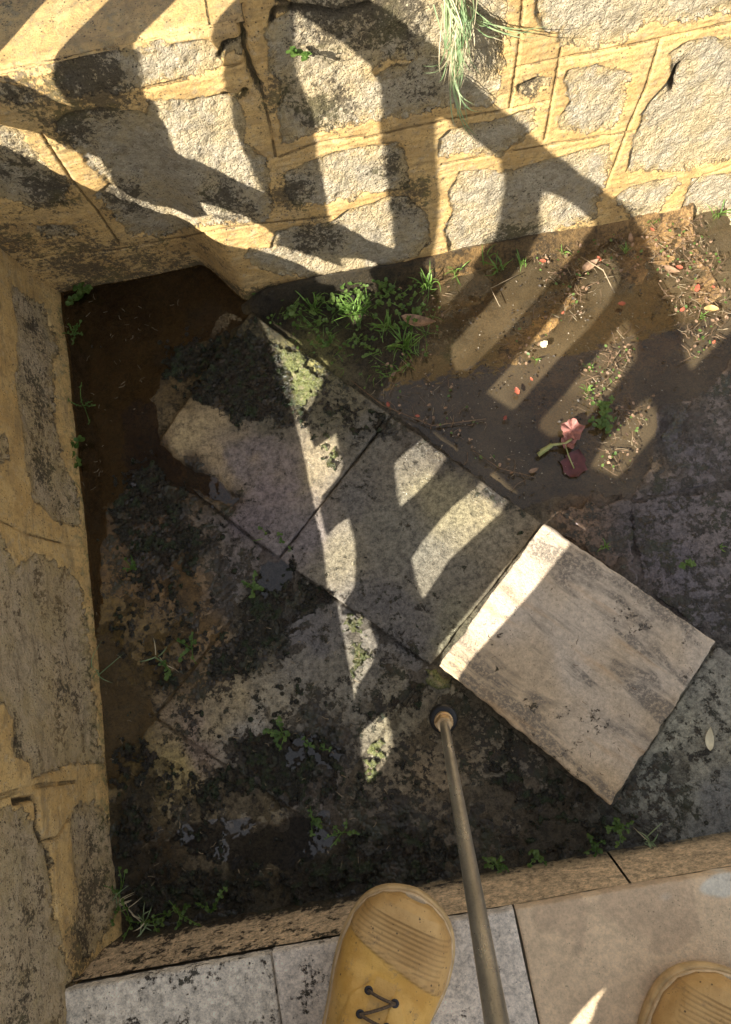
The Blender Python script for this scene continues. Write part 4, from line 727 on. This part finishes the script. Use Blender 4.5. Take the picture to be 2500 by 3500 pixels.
for i in range(90): hang((390+random.gauss(0,45),random.uniform(40,330)),2,random.uniform(.0018,.0036),mg if i%5<3 else md,random.uniform(.008,.035),(400+random.gauss(0,38),-40+random.uniform(-20,70)),random.uniform(-.01,.01))
for i in range(40): hang((385+random.gauss(0,14),random.uniform(250,400)),2,.0022,md if i%2 else mg,random.uniform(.010,.03),(390+random.gauss(0,14),random.uniform(-10,160)),random.uniform(-.006,.006))
for e in [(260,220),(320,350),(530,290),(690,155),(290,270)]: hang(e,2,.0016,md,random.uniform(.01,.03),(400,60),random.uniform(-.012,.012))
mg.build('green_blades',PALEG,tg);md.build('dry_blades',DRY,tg)
sprig(W3(*W(*T(1,[(1325,215)])[0]),.006),4,.022,'tiny bright green seedling growing from the back wall above the shadow bars',tuple(wn),.006)
# weeds by the wall foot: dense patch
patch=[(640,690),(690,680),(740,655),(780,640),(700,730),(760,700),(820,690),(870,660),(800,740),(850,780),(900,740),(740,770),(660,650),(910,690),(720,640),(830,640)]
LBL=['weed with round leaves nearest the mossy slab in the weed patch','weed in the shaded middle of the weed patch','small weed just left of the sunlit weeds','sunlit bright green weed at the foot of the back wall','weed at the slab edge below the sunlit weeds','weed with small round leaves in the middle of the patch','weed under the long dead leaf side of the patch','weed close to the wall right of the sunlit spot','weed with broad leaf in the patch centre','lowest straggling weed of the patch','rightmost low weed beside the long dead leaf','weed sprawling over the dark mud by the slab edge','shaded weed against the wall at the left of the patch','weed beside the tall green blades on the right of the patch','weed hard against the wall behind the patch','weed against the wall above the grass blades']
for (x_,y_),lb in zip(patch,LBL):
    z_=.004; sprig(PD(x_,y_,z_),6,.042,lb,(0,0,.5),.006 if y_<720 else .005,group='weeds in the patch by the wall',spread=1.)
for i,(x_,y_,n_,l_,lb) in enumerate([(790,700,26,.07,'bright green grass tuft in the middle of the weed patch'),(900,770,22,.07,'thin grass tuft trailing over the mud right of the weed patch'),(950,640,16,.055,'sunlit grass tuft right of the weed patch beside the wall'),(860,730,18,.06,'shaded grass tuft among the round-leaved weeds'),(700,690,12,.06,'dark thin grass tuft on the left of the weed patch')]):
    grass('grass_tuft',PD(x_,y_,.0),int(n_*1.6),l_,.9,GRASS,lb,w_=.0026)
mw=MB();ml2=MB();q_=np.array(D2([(560,655),(600,625),(850,612),(950,650),(960,760),(900,830),(800,850),(700,790),(610,710)]))
for i in range(900):
    px=random.uniform(q_[:,0].min(),q_[:,0].max());py=random.uniform(q_[:,1].min(),q_[:,1].max())
    if sdf(q_,np.array([px]),np.array([py]))[0]<0 or vn(np.array([px*30]),np.array([py*30]),5)[0]<.35: continue
    a=random.uniform(0,6.28);l=random.uniform(.012,.045);b=Vector((px,py,.0));e=b+Vector((math.cos(a),math.sin(a),random.uniform(.1,.8))).normalized()*l
    mw.blade(stemline(b,e,rv(l*.15),4),random.uniform(.0008,.0018))
    if i%3==0:
        n_=Vector((random.uniform(-.4,.4),random.uniform(-.4,.4),1)).normalized();u_=Vector((math.cos(a),math.sin(a),.1)).normalized();r_=random.uniform(.003,.0065);ml2.leaf(e,u_,n_.cross(u_).normalized(),n_,r_*1.3,r_,7,.2)
tag(mw.build('undergrowth',GRASS),'fine green undergrowth between the weeds at the wall foot','undergrowth',kind='stuff');tag(ml2.build('undergrowth_leaves',CLOV),'tiny leaves among the undergrowth','undergrowth',kind='stuff')
for x_,y_,n_,l_,lb in [(1250,560,10,.03,'dark short grass at the wall foot behind the third lit bar'),(1160,590,10,.035,'small shaded grass tuft at the wall foot above the first lit bar'),(1010,610,9,.045,'sparse grass blades at the wall foot left of the lit bars'),(1075,585,16,.06,'grass tuft leaning out from the wall foot behind the shadow bars'),(1110,600,12,.05,'shaded grass tuft just right of the leaning tuft at the wall foot'),(1450,500,14,.035,'small sunlit grass tuft at the wall foot near the right corner'),(1590,480,10,.05,'thin weedy grass above the dark gap on the right'),(1190,800,7,.018,'tiny green tuft in the lit band of the puddle'),(1310,820,9,.022,'green tuft on the second lit bar of the puddle'),(1305,870,9,.022,'bright tuft lower on the second lit bar of the puddle'),(1390,560,9,.03,'shaded short tuft in the litter by the wall'),(1560,705,8,.022,'short green tuft on the lit mud at the right edge'),(1340,1215,8,.022,'green tuft in the joint of the reddish slab'),(1600,1215,6,.016,'small green tuft on the purple slab at the right edge')]:
    grass('grass_tuft',PD(x_,y_,-.002),n_,l_,1.1,GRASS,lb,w_=.0022)
for x_,y_,n_,l_,r_,lb in [(180,660,7,.04,.010,'floating weed with round leaves in the brown puddle by the corner'),(165,745,7,.035,.005,'feathery green weed at the puddle edge below the corner weed'),(150,1000,7,.045,.012,'bright round-leaved weed at the foot of the left wall'),(165,1030,5,.03,.010,'lower clump of round leaves at the foot of the left wall'),(185,900,5,.05,.004,'thin sprig rising from the left wall foot above the round leaves'),(295,1262,5,.022,.006,'small green weed on the mossy slab by the left wall'),(600,1190,4,.03,.006,'weed sprouting in the slab joint beside the mossy slab'),(655,1230,4,.02,.006,'tiny yellowish weed right of the slab joint'),(560,1305,6,.025,.007,'yellow-green weed beside the small pool'),(425,1440,5,.03,.007,'weed on the brown mossy slab'),(380,1490,4,.035,.006,'pale sprig lying over the wet slab by the left wall'),(630,1632,6,.03,.008,'round-leaved weed beside the moss pool'),(700,1660,4,.03,.005,'thin weed trailing over the moss pool'),(695,1820,6,.025,.006,'green weed on the wet slab near the step'),(760,1850,5,.03,.006,'weed trailing over black moss near the step'),(1370,1835,8,.03,.006,'weed in the corner of the pale tile'),(1320,1940-60,5,.02,.006,'small weed left of the tile corner weed'),(1190,1900,6,.022,.006,'small weed at the foot of the riser under the tile'),(1100,1918,7,.022,.006,'dark weed at the foot of the riser behind the lance'),(1340,905,6,.02,.008,'round-leaved weed between the lit bars of the puddle'),(1335,935,6,.022,.009,'second round-leaved weed just below between the lit bars'),(1522,1250,4,.016,.008,'single round leaf weed on the purple slab'),(665,100+0,4,.02,.006,None)]:
    if lb: sprig(PD(x_,y_,.004),n_,l_,lb,(0,0,.35),r_*.68,spread=1.)
for x_,y_,lb in [(265,1990,'trailing weed climbing the corner of wall and step'),(290,2050,'trailing green weed in the near left corner'),(340,2040,'creeping weed along the riser just right of the corner'),(400,2030,'creeping weed along the riser left of the boot'),(470,2025,'creeping weed with small leaves nearer the boot')]:
    sprig(PD(x_,y_,.006),4,.045,lb,(.6,.2,.2),.0042,group='weeds creeping along the riser')
for x_,y_,n_,l_,lb in [(215,1490,5,.06,'pale arching grass blades at the left wall foot'),(255,2020,14,.05,'grass tuft in the near left corner of the landing'),(320,2045,12,.045,'grass tuft along the riser in the near left corner'),(1440,1870,9,.04,'pale grass blades along the riser at the right'),(350,1460,5,.035,'two-bladed sprig on the wet slab by the left wall')]:
    grass('grass_tuft',PD(x_,y_,.004),n_,l_,1.2,PALEG,lb,w_=.0026,lean=(.3,0,.4),dry=.25)
# ------------------------------------------------------------------ leaves, petals, litter
def leafobj(x_,y_,L_,W_,ang_,mat,label,cat='fallen leaf',group=None,z=.002,lobe=0,cup=.35,curl=0):
    p=Vector(PD(x_,y_,z));a=math.radians(ang_);u_=Vector((math.cos(a),math.sin(a),.08)).normalized();nn=Vector((random.uniform(-.2,.2),random.uniform(-.2,.2),1)).normalized();v_=nn.cross(u_).normalized()
    k=10;V=[];Fs=[]
    for j in range(k+1):
        t=j/k;wv=W_*.5*(math.sin(math.pi*t**.8)**.8 if 0<t<1 else 0)*(1+lobe*math.sin(t*19))
        for e,s_ in enumerate((-1,-.5,0,.5,1)): V.append(p+u_*L_*(t-.5)+v_*wv*s_+Vector((0,0,1))*(cup*W_*.3*abs(s_)+curl*L_*(t-.5)**2+.001))
    for j in range(k):
        for e in range(4): Fs.append((j*5+e,j*5+e+1,j*5+e+6,j*5+e+5))
    o=mesh(('petal' if 'petal' in label else 'fallen_leaf'),V,Fs,mat);return tag(o,label,cat,group)
leafobj(930,715,.062,.022,-25,BROWN,'long brown dead leaf lying beside the weed patch',z=.014,cup=.5,curl=.6)
reds=[(1205,580,.014,'orange red leaf scrap on the first lit bar near the wall'),(1330,575,.014,'red leaf scrap at the top of the second lit bar'),(1508,594,.015,'bright red leaf scrap on the lit mud near the right gap'),(1548,640,.018,'reddish curled leaf below the bright scrap on the right'),(1582,638,.010,'tiny red leaf scrap by the edge of the right gap'),(1380,675,.017,'orange leaf floating in shade between the lit bars'),(1515,688,.012,'small red leaf scrap low on the lit mud at right'),(1148,868,.017,'pinkish red leaf at the foot of the second lit bar'),(1180,842,.009,'small orange leaf beside the pinkish red leaf'),(1122,928,.011,'dark red leaf in the shaded mud'),(935,1212,.008,'tiny red petal on the grey speckled slab'),(862,898,.012,'dark red leaf scrap near the slab edge'),(1585,760,.009,'faint red leaf scrap at the far right of the mud'),(1448,510,.011,'red brown leaf in the litter against the wall'),(1250,695,.008,'small reddish speck of leaf on the second lit bar'),(927,924,.010,'dull red leaf scrap in the shaded mud by the slab edge')]
for x_,y_,l_,lb in reds: leafobj(x_,y_,l_*.85,l_*.5,random.uniform(0,180),RED,lb,group='red leaf scraps on the mud',z=.006,lobe=.2)
for x_,y_,l_,a_,lb in [(875,830,.014,40,'small brown round leaf on the mud below the weeds'),(1310,590,.035,20,'brown curled leaf across the top of the second lit bar'),(1490,600,.03,-40,'tan dead leaf beside the bright red scrap'),(1400,530,.02,80,'brown leaf upright in the shaded litter by the wall'),(725,650,.018,70,'pale grey dead leaf in the weeds by the wall'),(1185,1045,.018,10,'grey green lichen-like leaf on the shaded mud'),(1575,1640,.035,75,'thin pale straw on the concrete slab at the right')]:
    leafobj(x_,y_,l_,l_*.4,a_,BROWN if 'pale' not in lb else CREAM,lb,z=.006,curl=.4)
leafobj(1208,765,.016,.012,30,CREAM,'cream petal on the third lit bar of the puddle','petal',z=.006,lobe=.2)
leafobj(1578,686,.012,.026,80,simple('tan_leaf',(.50,.33,.13),.5,.2,80),'small flat tan leaf at the right edge of the lit mud',z=.006)
leafobj(787,1250,.012,.007,50,CREAM,'tiny cream leaf scrap on the sunlit sliver of slab',z=.016)
# wilted geranium leaf with stalk
gp=Vector(PD(1270,965,.006)); gg=empty('wilted_plant',tuple(gp),'wilted pink geranium leaf with pale green stalk in the puddle','plant')
m=MB();
for c_,r_ in(((1270,955),.018),((1262,982),.012)):
    c=Vector(PD(*c_,.010));k=26;b=len(m.V);m.V.append(tuple(c+Vector((0,0,-.002))))
    for rg in(.5,1):
        for i in range(k):
            a=2*math.pi*i/k;rr_=r_*rg*(1+.14*math.cos(5*a)+.06*math.cos(11*a));m.V.append(tuple(c+Vector((math.cos(a)*rr_,math.sin(a)*rr_,.004*math.cos(7*a)*rg+.004*rg))))
    for i in range(k): m.F+=[(b,b+1+i,b+1+(i+1)%k),(b+1+i,b+1+k+i,b+1+k+(i+1)%k,b+1+(i+1)%k)]
m.build('leaf',PINK,gg)
m=MB();m.tube([Vector(PD(1200,1000,.008)),Vector(PD(1225,988,.012)),Vector(PD(1255,985,.012)),Vector(PD(1270,975,.012))],.0022,7);m.tube([Vector(PD(1255,985,.012)),Vector(PD(1262,1010,.008)),Vector(PD(1275,1040,.004))],.0013,6);m.tube([Vector(PD(1225,988,.012)),Vector(PD(1205,1003,.01)),Vector(PD(1195,1010,.008))],.004,7);m.build('stalk',veg_mat('pale_stalk',(.34,.38,.12),(.55,.55,.25)),gg)
leafobj(1275,1030,.05,.04,60,simple('sunk_leaf',(.10,.03,.03),.5,.3,100),'dark red leaf sunk under the wilted geranium leaf',z=-.002,lobe=.15)
# twigs and straw
def twigobj(pts,r,mat,label): m=MB();m.tube([Vector(PD(*p)) for p in pts],r,5);o=m.build('twig',mat);return tag(o,label,'twig')
twigobj([(780,845,.006),(850,900,.006),(960,945,.005),(1080,930,.004)],.0009,TWIG,'long dark stem lying along the slab edge on the mud')
twigobj([(1050,1000,.004),(1110,1040,.006),(1190,1060,.004)],.0008,TWIG,'thin dark stem below the lit bars on the mud')
twigobj([(1150,610,.01),(1090,640,.01),(1110,680,.008)],.0007,TWIGP,'thin pale stem bent over the first lit bar')
twigobj([(1290,570,.01),(1340,600,.012),(1365,650,.008)],.0010,TWIGP,'pale straw arching over the second lit bar')
def scatter(name,polys,n,mat,label,lmin,lmax,r,z=.004,leafy=False):
    m=MB()
    for pl,w_ in polys:
        q=np.array(D2(pl));k=0
        while k<n*w_:
            px=random.uniform(q[:,0].min(),q[:,0].max());py=random.uniform(q[:,1].min(),q[:,1].max());k+=1
            if sdf(q,np.array([px]),np.array([py]))[0]<0: continue
            a=random.uniform(0,6.28);l=random.uniform(lmin,lmax);c=Vector((px,py,z+random.uniform(-.002,.004)));d=Vector((math.cos(a),math.sin(a),random.uniform(-.1,.25)))*l
            if leafy:
                u_=d.normalized();n_=Vector((random.uniform(-.6,.6),random.uniform(-.6,.6),1)).normalized();m.leaf(c,u_,n_.cross(u_).normalized(),n_,l,l*.7,6,.2)
            else: m.tube([c,c+d*.5+rv(l*.18),c+d],r*random.uniform(.6,1.4),4,False)
    o=m.build(name,mat);return tag(o,label,'litter',kind='stuff')
LP=[([(1180,580),(1300,520),(1440,500),(1500,560),(1400,620),(1330,590),(1280,680),(1220,640)],1.),([(1440,490),(1560,480),(1620,640),(1600,760),(1530,820),(1500,700),(1460,620)],1.3),([(1240,640),(1340,560),(1370,600),(1290,700),(1210,760),(1160,820),(1100,800)],.8),([(1280,800),(1420,720),(1400,830),(1300,920)],.8),([(1360,900),(1450,880),(1400,1060),(1330,1050)],.5),([(700,640),(1000,620),(960,800),(820,850),(640,700)],.8),([(800,850),(1000,840),(1180,1080),(1050,1050),(900,940)],.7)]
scatter('plant_litter',LP,75,TWIGP,'fine straw and rootlets strewn over the mud',0.004,.020,.00038)
scatter('dark_litter',LP,110,TWIG,'fine dark twigs strewn over the mud',.008,.03,.0005)
scatter('leaf_litter',LP,90,BROWN,'small dead leaf crumbs on the mud',.003,.008,.0,leafy=True)
LQ=[([(960,680),(1300,510),(1600,500),(1600,800),(1450,900),(1400,1080),(1150,1110),(900,880)],1.)]
scatter('grit',LQ,650,simple('grit_stone',(.30,.25,.18),.7,.5,300),'fine grit and crumbs lying in the shallow puddle',.0008,.003,.0,.0,leafy=True)
scatter('mud_crumbs',LQ,500,simple('dark_crumb',(.035,.025,.015),.6,.5,300),'dark crumbs lying in the shallow puddle',.0015,.006,.0,.0,leafy=True)
scatter('tiny_seedlings',LP,60,CLOV,'tiny green seedlings on the mud',.003,.007,.0,.006,leafy=True)
scatter('leaf_crumbs',[([(1210,1165),(1585,1425),(1356,1780),(980,1478)],1.)],60,TWIG,'dark crumbs on the pale tile',.002,.009,.0004,.0315)
scatter('wet_debris',[([(140,650),(540,690),(350,900),(240,1100),(160,1080)],1.),([(200,1350),(800,1350),(900,1900),(300,2040)],1.)],120,TWIGP,'tiny straw bits in the wet corner',.003,.012,.0004,.006)
